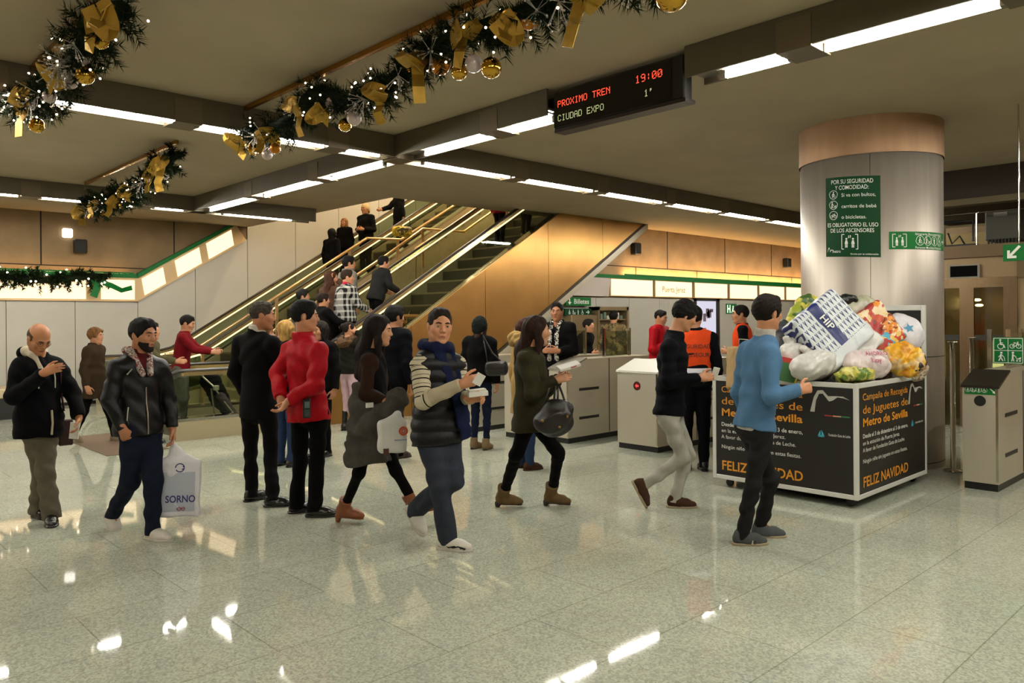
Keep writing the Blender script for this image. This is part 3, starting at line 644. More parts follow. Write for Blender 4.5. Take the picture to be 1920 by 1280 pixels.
channel('ceiling light channel crossing from upper right over the train display to the left wall', 'y', 5.4, -9, 13.8, TB, lambda i: (f'fluorescent lamp on the upper right channel, {orl[6-i]} from the train display' if i < 7 else f'fluorescent lamp between train display and crossing, {orl[i-7]} from the display' if i < 9 else f'fluorescent lamp on the channel beyond the crossing, {orl[i-9]} towards the left wall'), (3.52, 5.04))
TC = [(-7.6, -6.1), (-5.9, -4.4), (-4.2, -2.7), (-2.5, -1.0), (-.7, .8), (1.2, 2.68), (2.94, 4.3), (4.6, 5.12), (5.78, 7.15)]
channel('farthest ceiling light channel, running along the left wall', 'x', 13.65, -9, 7.6, TC, lambda i: f'fluorescent lamp on the channel nearest the left wall, {orl[8-i]} from its open end')
TD = [(-7.5+2.1*i, -6.0+2.1*i) for i in range(12)]
channel('added ceiling channel of fill light behind the viewer', 'x', .6, -9, 18, [t for t in TD if t[0] > 7 or t[1] < 5], lambda i: 'added fill lamp outside the picture, near the viewer')  # unseen channel added as fill light
# ---------------------------------------------------------------- steel pillar with its two notices
PC, PR = V3(9.19, 3.66, 0), .75
t = tag(MB().lathe([(PR, 0), (PR, 3.38), (PR-.004, 3.385), (PR-.004, 3.395)], (PC[0], PC[1], 0), 64).build('pillar', STEEL_V), None, None, None, 'structure')
MB().lathe([(PR+.012, 3.39), (PR+.012, ZC)], (PC[0], PC[1], 0), 64).build('pillar_collar', CAPM, t)
mb = MB()
for z in (.06, 1.2): mb.lathe([(PR+.001, z), (PR+.002, z+.004), (PR+.001, z+.008)], (PC[0], PC[1], 0), 64)
def colhit(px, py):
    r = ray(px, py); a = r[0]**2+r[1]**2; b = -2*(r[0]*PC[0]+r[1]*PC[1]); c = PC[0]**2+PC[1]**2-PR**2; t = (-b-math.sqrt(max(0, b*b-4*a*c)))/(2*a); return CAMP+r*t
def colang(px, py): p = colhit(px, py)-PC; return math.atan2(p[1], p[0])
a = colang(1632, 450)
for z0, z1 in ((.07, 3.38),): mb.prism([(PC[0]+(PR+.0015)*math.cos(a+d), PC[1]+(PR+.0015)*math.sin(a+d), z) for d, z in ((-.003, z0), (.003, z0), (.003, z1), (-.003, z1))], (0, 0, .0))
mb.build('pillar_joint', DARKGAP, t)
def circ(cx, cy, r, n=20): return [(cx+r*math.cos(2*math.pi*i/n), cy+r*math.sin(2*math.pi*i/n)) for i in range(n)]
def seg(x0, y0, x1, y1, w):
    d = math.hypot(x1-x0, y1-y0) or 1; nx, ny = -(y1-y0)/d*w/2, (x1-x0)/d*w/2; return [(x0+nx, y0+ny), (x0-nx, y0-ny), (x1-nx, y1-ny), (x1+nx, y1+ny)]
def ring(cx, cy, r, w, n=24): return [[(cx+q*math.cos(a), cy+q*math.sin(a)) for q, a in ((r, 2*math.pi*i/n), (r, 2*math.pi*(i+1)/n), (r-w, 2*math.pi*(i+1)/n), (r-w, 2*math.pi*i/n))] for i in range(n)]
def frame2(x0, y0, x1, y1, w): return [seg(x0, y0, x1, y0, w), seg(x0, y1, x1, y1, w), seg(x0, y0, x0, y1, w), seg(x1, y0, x1, y1, w)]
def picto(kind):
    """simple public-notice figures in a unit square"""
    if kind == 'lift': return [circ(.27, .72, .07), circ(.73, .72, .07)]+[[(c-.12, .36), (c-.06, .62), (c+.06, .62), (c+.12, .36)] for c in (.27, .73)]+[seg(c+d, .36, c+d, .08, .07) for c in (.27, .73) for d in (-.05, .05)]+[seg(.44, .98, .44, .82, .04), [(.38, .86), (.5, .86), (.44, .76)], seg(.56, .78, .56, .9, .04), [(.5, .9), (.62, .9), (.56, 1.0)]]
    if kind == 'walker': return [circ(.5, .84, .09), seg(.48, .72, .44, .42, .13), seg(.44, .44, .3, .12, .09), seg(.45, .44, .62, .12, .09), seg(.5, .68, .68, .48, .06), seg(.7, .5, .78, .12, .05), seg(.46, .66, .28, .44, .06)]
    if kind == 'stroller': return [circ(.3, .86, .09), seg(.3, .74, .28, .42, .13), seg(.28, .44, .2, .1, .09), seg(.3, .44, .38, .1, .08), seg(.32, .68, .55, .5, .06), seg(.5, .52, .62, .3, .04), [(.55, .28), (.9, .28), (.92, .5), (.62, .32)], circ(.62, .16, .07), circ(.84, .16, .07)]
    if kind == 'bike': return ring(.25, .35, .2, .05)+ring(.75, .35, .2, .05)+[seg(.25, .35, .45, .62, .05), seg(.45, .62, .68, .62, .05), seg(.68, .68, .75, .35, .05), seg(.25, .35, .5, .35, .05), seg(.5, .35, .66, .62, .05), seg(.36, .66, .5, .66, .05), seg(.62, .72, .74, .72, .05)]
    if kind == 'wheelchair': return ring(.45, .32, .26, .06)+[circ(.42, .88, .08), seg(.42, .78, .46, .45, .09), seg(.46, .48, .68, .46, .08), seg(.68, .48, .78, .18, .08), seg(.44, .64, .64, .62, .06)]
    if kind == 'person': return [circ(.5, .84, .09), [(.36, .7), (.64, .7), (.6, .38), (.4, .38)], seg(.44, .4, .44, .06, .1), seg(.56, .4, .56, .06, .1)]
    if kind == 'arrow': return [seg(.05, .5, .7, .5, .16), seg(.5, .82, .9, .5, .14), seg(.5, .18, .9, .5, .14)]
    if kind == 'arch': return [[(.02+.02*i, .1+.75*math.sin(math.pi*i/22*.9)) for i in range(22)]+[(.42-.015*i, .25+.45*math.sin(math.pi*(.9-i/22*.9))) for i in range(20)], [(.42, .3), (.6, .55), (.95, .5), (.95, .44), (.62, .45), (.46, .2)]]
def polys(mb, plist, x, y, s, fn, mi=0, e=.002, sx=1.):
    for i, P in enumerate(plist): mb.add([fn(x+p[0]*s*sx, y+p[1]*s, e+(i % 12)*.0005) for p in P], [tuple(range(len(P)))], mi)
def fit(txt, x, y, w, size, bold, mi):
    V, _ = text_mesh(txt, size, bold); ww = max(v[0] for v in V); return (txt, x, y, size, bold, mi, 'LEFT', w/ww)
def colsign(name, label, pxs, pys, rows, pics, base, lean=0.):
    a0, a1 = colang(pxs[0], (pys[0]+pys[1])/2), colang(pxs[1], (pys[0]+pys[1])/2); m_ = ((pxs[0]+pxs[1])/2)
    z1, z0 = colhit(m_, pys[0])[2], colhit(m_, pys[1])[2]; da = (a1-a0+math.pi) % (2*math.pi)-math.pi; wd = abs(da)*PR; ht = z1-z0; sg = 1 if da > 0 else -1
    fn = lambda x, y, e: (PC[0]+(PR+.004+e)*math.cos(a0+sg*x/PR), PC[1]+(PR+.004+e)*math.sin(a0+sg*x/PR), z0+y+lean*(x-wd/2))
    t = thing(name, label, 'sign'); mb = MB(); n = 24
    for i in range(n):
        x0, x1 = wd*i/n, wd*(i+1)/n; mb.quad(fn(x0, 0, 0), fn(x1, 0, 0), fn(x1, ht, 0), fn(x0, ht, 0)); mb.quad(fn(x0, 0, -.003), fn(x0, ht, -.003), fn(x1, ht, -.003), fn(x1, 0, -.003))
    mb.build('panel', base, t)
    lettering([(r[0], r[1]*wd, r[2]*ht, r[3]*ht, r[4] if len(r) > 4 else .01, 0, 'CENTER' if r[1] == .5 else 'LEFT') if not (len(r) > 5) else fit(r[0], r[1]*wd, r[2]*ht, r[5]*wd, r[3]*ht, .003, 0) for r in rows], fn, WHITE, t)
    mb = MB()
    for k, x, y, s in pics:
        polys(mb, picto(k) if isinstance(k, str) else k, x*wd, y*ht, s*ht, fn)
    mb.build('pictogram', WHITE, t); return t
R2 = [[(p[0], p[1]) for p in q] for q in ring(.5, .5, .62, .06)]
colsign('safety_notice', 'tall green notice about lifts on the steel pillar', (1549, 1651), (330, 481),
    [('POR SU SEGURIDAD', .12, .915, .075, .004, .76), ('Y COMODIDAD:', .2, .84, .075, .004, .6), ('Si va con bultos,', .32, .75, .062, .01, .6), ('carritos de bebé', .32, .61, .062, .01, .61), ('o bicicletas.', .32, .475, .062, .01, .44), ('ES OBLIGATORIO EL USO', .04, .375, .07, .004, .92), ('DE LOS ASCENSORES', .1, .305, .07, .004, .79), ('metro', .14, .05, .055, .008, .16), ('Gracias por su colaboración', .48, .025, .03, .005, .48)],
    [('walker', .1, .735, .09), (R2, .1, .735, .09), ('stroller', .1, .605, .09), (R2, .1, .605, .09), ('bike', .1, .475, .09), (R2, .1, .475, .09), ('lift', .34, .1, .17), (frame2(-.06, 0, 1.06, 1.08, .05), .34, .095, .17), ('arch', .03, .04, .09)], GREEND, -.06)
colsign('lift_route_notice', 'wide low green notice with round pictograms on the pillar', (1667, 1768), (434, 467),
    [('Itinerario Recomendado', .34, .8, .2, .01, .52), ('Personas Movilidad Reducida', .34, .03, .2, .01, .52)],
    [('lift', .05, .14, .68), (frame2(-.06, -.02, 1.06, 1.05, .05), .05, .14, .68), ('walker', .36, .27, .46), (R2, .36, .27, .46), ('stroller', .49, .27, .46), (R2, .49, .27, .46), ('person', .62, .27, .46), (R2, .62, .27, .46), ('wheelchair', .75, .27, .46), (R2, .75, .27, .46), ('arrow', .89, .3, .4)], GREEN)
# ---------------------------------------------------------------- lift lobby beyond the pillar
EX = 12.8
struct('wall_right', MB().box((EX+.02, -4, 2.2), (EX+3.5, 5, 2.68)).box((EX+.02, -4, 0), (EX+3.5, 3.05, 2.2)).box((EX+.02, 4.12, 0), (EX+3.5, 5, 2.2)).box((EX+2.2, 3.05, 0), (EX+2.4, 4.12, 2.2)).box((EX+3.3, -4, 2.68), (EX+3.5, 5, 3.3)), mat('lift wall', '#97805f', .4, .5, var=.06, scale=3))
struct('beam_right', MB().box((EX-.1, -4, 3.36), (EX+3.5, 5, ZC)), mat('painted-shade beam', '#2b1e11', .7)); struct('trim_7', MB().box((EX-.13, -4, 3.27), (EX+.1, 5, 3.36)), mat('olive lip', '#5e5338', .5, .3))  # shade of the unlit recess is put into the beam's colour
struct('trim_5', MB().box((EX-.05, -4, 2.5), (EX+.02, 5, 2.68)).box((EX-.02, -4, 2.18), (EX+.02, 3.05, 2.5)).box((EX-.02, 4.12, 2.18), (EX+.02, 5, 2.5)), mat('lift fascia', '#6d5940', .4, .5))
dr = thing('lift_door', 'steel framed glass lift doors in the wall behind the pillar', 'door', (EX, 0, 0))
fm = mat('warm steel frame', '#8a7458', .26, .85, var=.1, scale=6, stretch=(8, 8, .4))
MB().box((-.03, 3.6, 0), (.03, 3.79, 2.055)).box((-.03, 3.05, 0), (.03, 3.22, 2.055)).box((-.03, 4.0, 0), (.03, 4.12, 2.055)).box((-.035, 3.05, 2.055), (.03, 4.12, 2.2)).build('door_frame', fm, dr)
for y0, y1 in ((3.22, 3.6), (3.79, 4.0)):
    g = MB().box((-.008, y0, .02), (.008, y1, 2.06)).build('door_leaf', TGLASS, dr); MB().box((-.015, y0, 1.28), (.015, y1, 1.36)).build('crossbar', mat('dark bar', '#2c2a20', .4), g)
tag(MB().box((EX-.045, 3.52, 2.2), (EX-.02, 3.93, 2.4)).box((EX-.05, 3.545, 2.22), (EX-.044, 3.905, 2.38), 1).build('floor_indicator', [mat('pale frame', '#8d867a', .5), mat('matt black', '#050505', .9, spec=.1)]), 'small dark display in a pale frame above the lift doors', 'display')
t = thing('call_button', 'lit call button plate beside the lift doors', 'button', (EX, 3.1, 1.62)); MB().box((0, -.05, -.14), (.02, .05, .14)).build('plate', fm, t); MB().box((-.004, -.02, .0), (0, .02, .04)).build('lamp', glow('button lamp', (.9, .85, 1), 3), t)
t = thing('lift_poster', 'bright yellow poster inside the lift seen through the glass', 'poster', (EX+1.2, 3.3, 0)); MB().prism([(0, .1, .75), (0, .42, .55), (0, .42, 1.35), (0, .36, 1.3)], (.02, 0, 0)).build('sheet', glow('lit poster', (1, .9, .4), 1.0), t)
for i, (px, py) in enumerate([(1832, 562), (1836, 572), (1790, 560)]):
    p = onx(px, py, EX+1.6); l_ = thing('lift_lamp', ['upper small warm lamp inside the lift', 'lower small warm lamp inside the lift', 'warm lamp seen through the narrow lift pane'][i], 'lamp', p); MB().ball((0, 0, 0), .04, 10, sc=(1, 1.6, .6)).build('bulb', glow('lift bulb', (1, .72, .3), 9), l_)
mz = thing('plant_unit', 'grey machine housing on the dark ledge above the lift', 'machine', (EX+.9, 3.3, 2.68)); MB().box((-.3, -.12, .1), (.3, .32, .55), 0, .02).build('housing', mat('grey housing', '#4b4a3d', .6), mz); mb = MB()
for i in range(9): mb.box((-.31, -.1+i*.045, .0), (-.28, -.08+i*.045, .12))
mb.build('grille', BLACK, mz); MB().box((-.31, .02, .46), (-.301, .2, .52)).build('plate', mat('pale frame', '#bdb6a8', .5), mz)
t = thing('ledge_railing', 'thin pale railing on the ledge above the lift', 'railing', (EX+.2, 0, 2.68)); mb = MB()
for y in (2.6, 3.0, 3.62, 4.2): MB().tube([(0, y, 0), (0, y, .5)], .012, 6).build('post', CHROME, t); MB().tube([(0, 1.5, .5), (0, 4.6, .5)], .014, 6).build('rail', CHROME, t)
tag(MB().box((EX+3.0, 2.4, 2.75), (EX+3.2, 4.9, 3.15)).build('backboard', mat('cream board', '#c2aa70', .6)), 'cream board at the back of the ledge above the lift', 'board')
t = thing('cable_duct', 'dark pipework coiled on the ledge beside the pillar', 'pipes', (EX+.5, 3.95, 2.68)); mb = MB()
mb.tube([(0, -.2, .1), (0, -.2, .42), (0, .2, .42)], .02, 8).tube([(-.05, -.1, .05), (.05, .0, .2), (-.05, .08, .08), (0, .15, .25)], .014, 8).box((-.1, -.25, 0), (.1, .25, .06)); mb.build('pipe', BLACK, t)
# ---------------------------------------------------------------- escalators and the stair between them
def zn(x): return SL*(x-5.86)             # line of the step noses
def escalator(label, y0, y1, xb, gold, x1=14.6):
    e = thing('escalator', label, 'escalator', (0, 0, 0)); xk = 5.86
    def path(dz, x=None): return [(xb+.1, dz), (5.5, dz), (6.1, dz+.14), (x or x1, zn(x or x1)+dz)]
    for yy, nm in ((y0, 'near'), (y1, 'far')):
        # handrail
        p = path(.95); arc = [(xb+.1-.33*math.sin(a), .62+.33*math.cos(a)) for a in (3.0, 2.5, 2.0, 1.5, 1.0, .5, .2)]
        pts = [(x, yy, z) for x, z in arc+p]; hr = MB().tube(pts, .027, 8).build('handrail', mat('dark brown rubber', '#20160d', .3, spec=.6), e)
        q = path(.865)[1:]; mb = MB()
        for (a, za), (b, zb) in zip(q[:-1], q[1:]): mb.bar((a, yy, za), (b, yy, zb), .06, .045)
        mb.build('light_strip', LITSTRIP, e)
        q = path(.905); mb = MB()
        for (a, za), (b, zb) in zip(q[:-1], q[1:]): mb.bar((a, yy, za), (b, yy, zb), .085, .05)
        mb.build('handrail_guide', mat('champagne guide', '#d6bd86', .22, .9), e)
        # glass
        low = [(xb+.02, .32), (5.6, .32), (6.1, .42), (x1, zn(x1)+.32)]; hi = path(.86)[::-1]
        arc2 = [(xb+.1-.25*math.sin(a), .62+.25*math.cos(a)) for a in (.2, .6, 1.1, 1.6, 2.1)]
        MB().prism([(x, yy-.006, z) for x, z in low+hi+arc2], (0, .012, 0)).build('glass_panel', TGLASS, e)
        # deck and skirt
        mb = MB(); d = [(xb-.05, .27), (5.6, .27), (6.1, .37), (x1, zn(x1)+.30)]
        for (a, za), (b, zb) in zip(d[:-1], d[1:]): mb.bar((a, yy, za), (b, yy, zb), .2, .05)
        mb.build('deck', CHROME, e); sg = 1 if yy == y0 else -1; mb = MB(); d = [(xb, .25), (5.6, .25), (6.1, .35), (x1, zn(x1)+.28)]
        mb.prism([(x, yy+sg*.1, z) for x, z in d]+[(x1, yy+sg*.1, zn(x1)-.25), (5.8, yy+sg*.1, -.0), (xb, yy+sg*.1, 0)], (0, sg*.02, 0)); mb.build('skirt', mat('skirt panel', '#9b8f70', .4, .4), e)
    w0, w1 = y0+.12, y1-.12; n = 21
    for i in range(n):
        x = 5.9+i*.4; z = zn(x)+.2
        s = MB().box((x, w0, max(0.005, z-.5)), (x+.42, w1, z)).build('step', mat('step metal', '#3b362c', .5, .6, var=.1, scale=30, stretch=(1, 60, 1)), e)
        MB().box((x-.004, w0, z-.03), (x+.03, w1, z+.003)).build('step_edge', mat('step edge', '#6f6243', .5, .3), s)
    MB().box((xb+.1, w0, 0), (5.95, w1, .012)).build('landing_plate', mat('ribbed plate', '#57503f', .4, .8, var=.15, scale=60, stretch=(60, 1, 1)), e)
    if gold:
        yy = y0-.1; top = lambda x: zn(x)+.30; bot = lambda x: 1.9+SL*(x-11.3)
        xs = [6.1, 7.9, 9.6, 11.3, 13.0, x1]; tb = 8.2
        for a, b in zip(xs[:-1], xs[1:]):
            P = [(a+.005, yy, top(a)), (b-.005, yy, top(b))]+([(b-.005, yy, max(0, bot(b)))] if True else [])+([(tb, yy, 0)] if a < tb < b else [])+[(a+.005, yy, max(0, bot(a)))]
            MB().prism(P, (0, -.05, 0)).build('cladding', TINTED_STEEL, e)
        MB().prism([(tb, yy-.05, 0), (x1, yy-.05, bot(x1)), (x1, yy-.05, bot(x1)-.09), (tb+.14, yy-.05, 0)], (0, y1-y0+.2, 0)).build('soffit', mat('dark soffit', '#3a2f20', .5, .4), e)
        MB().prism([(tb+.1, yy-.07, 0), (x1, yy-.07, bot(x1)-.06), (x1, yy-.07, bot(x1)-.2), (tb+.33, yy-.07, 0)], (0, .03, 0)).build('edge_strip', mat('pale edge strip', '#a79c88', .4, .3), e)
        MB().box((xb-.05, yy-.05, 0), (5.02, yy, .25)).box((5.03, yy-.05, 0), (6.09, yy, .25)).build('base_panel', mat('base panel', '#a99c7c', .35, .4), e)
    else: 
        MB().prism([(xb-.05, y0-.1, 0), (xb-.05, y0-.1, .25), (5.6, y0-.1, .25), (6.1, y0-.1, .35), (x1, y0-.1, zn(x1)+.28), (x1, y0-.1, 0)], (0, .02, 0)).build('base_panel', mat('base panel', '#a99c7c', .35, .4), e)
    return e
escalator('near escalator with bronze-tinted steel side cladding and glass balustrades', 10.98, 12.6, 4.0, True)
escalator('far escalator against the left wall', 15.3, 16.95, 4.6, False)
mb = MB(); x = 6.0
for i in range(30): mb.box((x+i*.28, 12.75, 0), (x+(i+1)*.28, 15.15, .165*(i+1)))
struct('stair_block', mb, mat('stair stone', '#8d8064', .5, var=.1, scale=8))
t = thing('stair_handrail', 'pale tubular handrail on the far side of the fixed stairs', 'handrail', (0, 15.05, 0)); zr = lambda x: zn(x)+1.16
MB().tube([(5.3, 0, 1.02), (5.8, 0, 1.06), (9.76, 0, 3.5), (10.7, 0, 3.53), (14, 0, 5.5)], .032, 10).build('rail', mat('champagne steel', '#c7a77a', .28, .9), t)
for x in (6.0, 7.55, 9.3, 10.6): MB().bar((x, 0, max(0, .165*((x-6)/.28))), (x, 0, 3.5 if x > 10 else 1.06+(x-5.8)*.616), .05, .05).build('post', mat('champagne steel', '#c7a77a', .28, .9), t)
t = thing('stair_handrail', 'tubular handrail along the middle of the fixed stairs, level at its top', 'handrail', (0, 13.95, 0))
MB().tube([(6.2, 0, 1.0), (9.5, 0, 3.01), (10.5, 0, 3.67), (11.7, 0, 3.69), (14, 0, 5.1)], .03, 10).build('rail', mat('champagne steel', '#c7a77a', .28, .9), t)
for x in (6.3, 8.6, 10.5): MB().bar((x, 0, .165*((x-6)/.28)), (x, 0, min(3.67, 1.0+(x-6.2)*.615)), .045, .045).build('post', mat('champagne steel', '#c7a77a', .28, .9), t)
t = thing('stair_handrail', 'short tubular handrail beside the near escalator on the stairs', 'handrail', (0, 12.85, 0))
MB().tube([(9.5, 0, 2.0), (9.5, 0, 3.1), (10.3, 0, 3.55), (12.5, 0, 4.9)], .03, 10).build('rail', mat('champagne steel', '#c7a77a', .28, .9), t)
# ---------------------------------------------------------------- ticket barriers
def gate(label, x0, y0, wd, Lg=1.75, dark=False, ht=1.1, grey=False):
    g = thing('ticket_barrier', label, 'barrier', (x0, y0, 0)); B_ = mat('barrier steel', '#cfc7b6', .36, .72, var=.03, scale=3, stretch=(1, 1, .4))
    z1 = ht-.13
    MB().prism([(0, 0, .07), (Lg, 0, .07), (Lg, 0, ht), (.36, 0, ht), (0, 0, z1)], (0, wd, 0)).build('cabinet', B_, g)
    MB().box((.015, .01, 0), (Lg-.01, wd-.01, .07)).build('plinth', BLACK, g)
    MB().prism([(-.015, -.01, z1-.01), (.37, -.01, ht+.0), (.37, -.01, ht+.018), (-.015, -.01, z1+.013)], (0, wd+.02, 0)).build('top_panel', mat('dark top', '#1d1a15', .3) if dark else mat('grey top', '#8f887a', .35, .4) if grey else mat('white top', '#c8c4b8', .4), g)
    if not dark:
        R_ = [(p[0], p[1]) for p in circ(.18, wd/2, .085, 24)]; mb = MB(); mb.add([(p[0]*1.0, wd/2+(p[1]-wd/2)*min(1.6, wd/.3), z1+.0155+(p[0])*.344) for p in R_], [tuple(range(24))]); mb.build('card_reader', mat('reader ring', '#a45a4c', .5), g)
        mb = MB(); R_ = circ(wd/2, .80, .055, 24); mb.add([(-.004, p[0], p[1]) for p in R_], [tuple(range(24))[::-1]]); q = mb.build('signal', mat('dark red disc', '#4a0d10', .3), g)
        mb = MB(); mb.add([(-.006, wd/2+a, .8+b) for a, b in ((.025, .0), (-.0, .028), (-.0, .012), (-.03, .012), (-.03, -.012), (-.0, -.012), (-.0, -.028))], [(0, 1, 2, 3, 4, 5, 6)]); mb.build('arrow', glow('red arrow', (1, .06, .05), 1.2), q)
    else:
        mb = MB(); R_ = circ(wd/2, .84, .05, 24); mb.add([(-.004, p[0], p[1]) for p in R_], [tuple(range(24))[::-1]]); mb.build('signal', BLACK, g)
    for k in range(2):
        for zz in (.3, .68): MB().box((.22+.8*k, -.006, zz), (.62+.8*k, .0, zz+.035)).build('slot', BLACK, g)
    MB().box((.84, -.004, .08), (.85, .0, ht-.01)).build('seam', DARKGAP, g)
    MB().box((-.006, .0, .09), (0, .02, z1)).build('edge_trim', CHROME, g)
    pl = MB().box((.95, wd*.5-.006, ht), (1.5, wd*.5+.006, ht+.36)).build('glass_flap', TGLASS, g)
    for x in (.93, 1.5): MB().box((x, wd*.5-.02, ht), (x+.03, wd*.5+.02, ht+.4)).build('flap_post', CHROME, pl)
    return g
gate('wide steel ticket barrier with white sloping top, left of the toy box', 7.76, 5.62, .62)
gate('steel ticket barrier beside the woman in the olive coat', 7.52, 6.87, .34, grey=True)
gate('ticket barrier partly hidden behind the cream hooded coat', 7.38, 7.6, .34, grey=True)
gate('farthest ticket barrier behind the woman in the knitted hat', 7.4, 8.55, .34, grey=True)
g5 = gate('ticket barrier with black top and green notice at the right edge', 8.22, 2.12, .3, 1.75, True)
fn = lambda x, y, e: (-.006-e, .28-x, .9+y)
MB().box((-.006, .02, .9), (-.001, .28, .98)).build('notice', GREEN, g5); mb = MB()
for i, k in enumerate(('walker', 'stroller', 'person', 'wheelchair')): polys(mb, picto(k), .01+i*.046, .022, .042, fn); polys(mb, [[(p[0], p[1]) for p in q] for q in ring(.5, .5, .58, .06)], .01+i*.046, .022, .042, fn)
polys(mb, [[(.1, .9), (.7, .3), (.55, .25), (.95, .05), (.9, .5), (.8, .4), (.2, 1.)]], .2, .01, .06, fn); mb.build('pictogram', WHITE, g5)
t = thing('bollard', 'slender polished steel post standing beside the pillar', 'post', (9.0, 2.74, 0)); MB().lathe([(.0, 0), (.09, 0), (.09, .02), (.026, .03), (.026, 1.36), (0, 1.36)], n=20).build('post', CHROME, t); MB().lathe([(0, 1.36), (.05, 1.36), (.05, 1.372), (0, 1.375)], n=20).build('cap', CHROME, t)
t = thing('access_sign', 'green sign of four accessibility pictograms on a post at the right edge', 'sign', (9.12, 2.41, 0)); MB().box((-.02, -.005, 1.1), (.02, .035, 1.5)).build('post', CHROME, t)
MB().box((-.03, -.5, 1.15), (-.01, -.02, 1.42)).build('panel', GREEN, t); fn = lambda x, y, e: (-.031-e, -.03-x, 1.16+y); mb = MB()
for k, x, y in (('wheelchair', .01, .13), ('bike', .135, .13), ('walker', .01, .005), ('stroller', .135, .005)): polys(mb, picto(k), x, y, .115, fn)
polys(mb, frame2(0, 0, .255, .25, .006)+[seg(.128, 0, .128, .25, .005), seg(0, .125, .255, .125, .005)], 0, 0, 1, fn); polys(mb, picto('arrow'), .27, .05, .16, fn); mb.build('pictogram', WHITE, t)
t = thing('hanging_sign', 'green hanging sign with a white diagonal arrow at the right edge', 'sign', (9.2, 2.28, 2.2)); MB().box((0, -.9, 0), (.04, .04, .17)).build('panel', GREEN, t)
for y in (-.75, -.1): MB().tube([(.02, y, .17), (.02, y, 1.6)], .008, 6).build('rod', CHROME, t)
fn = lambda x, y, e: (-.001-e, .03-x, y); mb = MB(); polys(mb, [seg(.14, .15, .05, .05, .025), seg(.04, .03, .04, .11, .025), seg(.03, .04, .11, .04, .025), seg(.28, .15, .18, .15, .03)], 0, 0, 1, fn); mb.build('arrow', WHITE, t)
# ---------------------------------------------------------------- back wall fittings
def wallsign(nm, label, p0, p1, base, y=YB, d=.04):
    t = thing(nm, label, 'sign', (p0[0], y, p0[1])); MB().box((0, -d, 0), (p1[0]-p0[0], 0, p1[1]-p0[1])).build('panel', base, t); return t, (lambda x, yy, e: (x, -d-e, yy)), p1[0]-p0[0], p1[1]-p0[1]
t, fn, wd, ht = wallsign('tickets_sign', 'green Billetes sign with a down arrow over the ticket window', (12.28, 1.92), (13.1, 2.1), GREEN); t.location.y = YB-.1
lettering([fit('Billetes', .25, .045, .5, .15, .012, 0)], fn, WHITE, t); mb = MB(); polys(mb, [seg(.12, .15, .12, .05, .03), [(.06, .08), (.18, .08), (.12, .02)]], 0, 0, 1, fn); mb.build('arrow', WHITE, t)
t, fn, wd, ht = wallsign('route_sign', 'dark green pictogram sign with right arrow below the tickets sign', (12.25, 1.70), (13.12, 1.86), GREEND); t.location.y = YB-.1; mb = MB()
for i, k in enumerate(('walker', 'stroller', 'person', 'wheelchair')): polys(mb, picto(k), .08+i*.14, .02, .12, fn)
polys(mb, picto('arrow'), .68, .02, .12, fn); mb.build('pictogram', WHITE, t)
t, fn, wd, ht = wallsign('exit_sign', 'small green emergency exit sign right of the open door', (18.85, 1.74), (19.4, 2.02), GREEN)
mb = MB(); polys(mb, [seg(.08, .03, .08, .25, .05), seg(.08, .14, .2, .14, .05), seg(.2, .03, .2, .25, .05), circ(.36, .2, .03), seg(.36, .17, .33, .1, .05), seg(.33, .1, .28, .03, .03), seg(.34, .1, .42, .04, .03), seg(.33, .16, .45, .12, .03)], 0, 0, 1, fn); mb.build('pictogram', glow('exit white', (.8, 1, .7), 1.2), t)
for (x, z, y, lab) in ((14.76, 3.28, YB, 'small black loudspeaker on the concrete wall beside the escalator'), (22.19, 3.28, YB, 'small black loudspeaker on the concrete wall next to the pillar'), (4.4, 3.14, YL, 'small black loudspeaker high on the left wall')):
    t = thing('wall_speaker', lab, 'speaker', (x, y, z)); MB().box((-.11, -.2, -.14), (.11, -.03, .14), 0, .02).build('cabinet', BLACK, t); MB().box((-.03, -.03, -.05), (.03, 0, .05)).build('bracket', BLACK, t); MB().box((-.09, -.206, -.12), (.09, -.2, .12)).build('grille', mat('speaker grille', '#171612', .8), t)
t = thing('wall_lamp', 'small square white lamp high on the left wall', 'lamp', (4.19, YL, 3.4)); MB().box((-.09, -.08, -.09), (.09, 0, .09), 0, .02).build('diffuser', glow('white lamp', (1, .95, .85), 3.5), t)
t = thing('ticket_window', 'steel ticket window with shelves behind the man in camouflage', 'ticket window', (13.05, YB, 0)); STW = mat('window steel', '#a08a68', .3, .7)
MB().box((.1, -.3, .1), (.16, 0, 1.9)).box((1.12, -.3, .1), (1.18, 0, 1.9)).box((.1, -.3, 1.82), (1.18, 0, 1.9)).box((.1, -.34, .7), (1.18, 0, .78)).build('frame', STW, t)
MB().box((-.75, -.28, .05), (.1, 0, 1.72), 0, .01).build('steel_panel', STW, t); MB().box((.16, -.05, .78), (1.12, -.04, 1.82)).build('back_panel', mat('booth back', '#8d7a5c', .6), t)
for z in (1.05, 1.35, 1.6): s_ = MB().box((.16, -.25, z), (1.12, -.05, z+.025)).build('shelf', STW, t); random.seed(int(z*100)); mb = MB(); x = .2
x = .2
for z in (1.075, 1.375, 1.625):
    x = .19
    while x < 1.05:
        wd = random.uniform(.04, .12); hh = random.uniform(.06, .17); b_ = tag(MB().box((13.05+x, YB-.22, z), (13.05+x+wd, YB-.1, z+hh)).build('leaflet_stack', mat('leaflets %d' % random.randint(0, 3), random.choice(['#26241f', '#c9c2ae', '#5b6a58', '#8c7a55']), .7)), 'leaflet stack on a shelf of the ticket window', 'leaflets', 'leaflets in the ticket window'); x += wd+random.uniform(.01, .05)
t = thing('door', 'open dark framed doorway with bright leaflets inside, right wall', 'door', (17.3, YB, 0)); t.name = 'office_door'
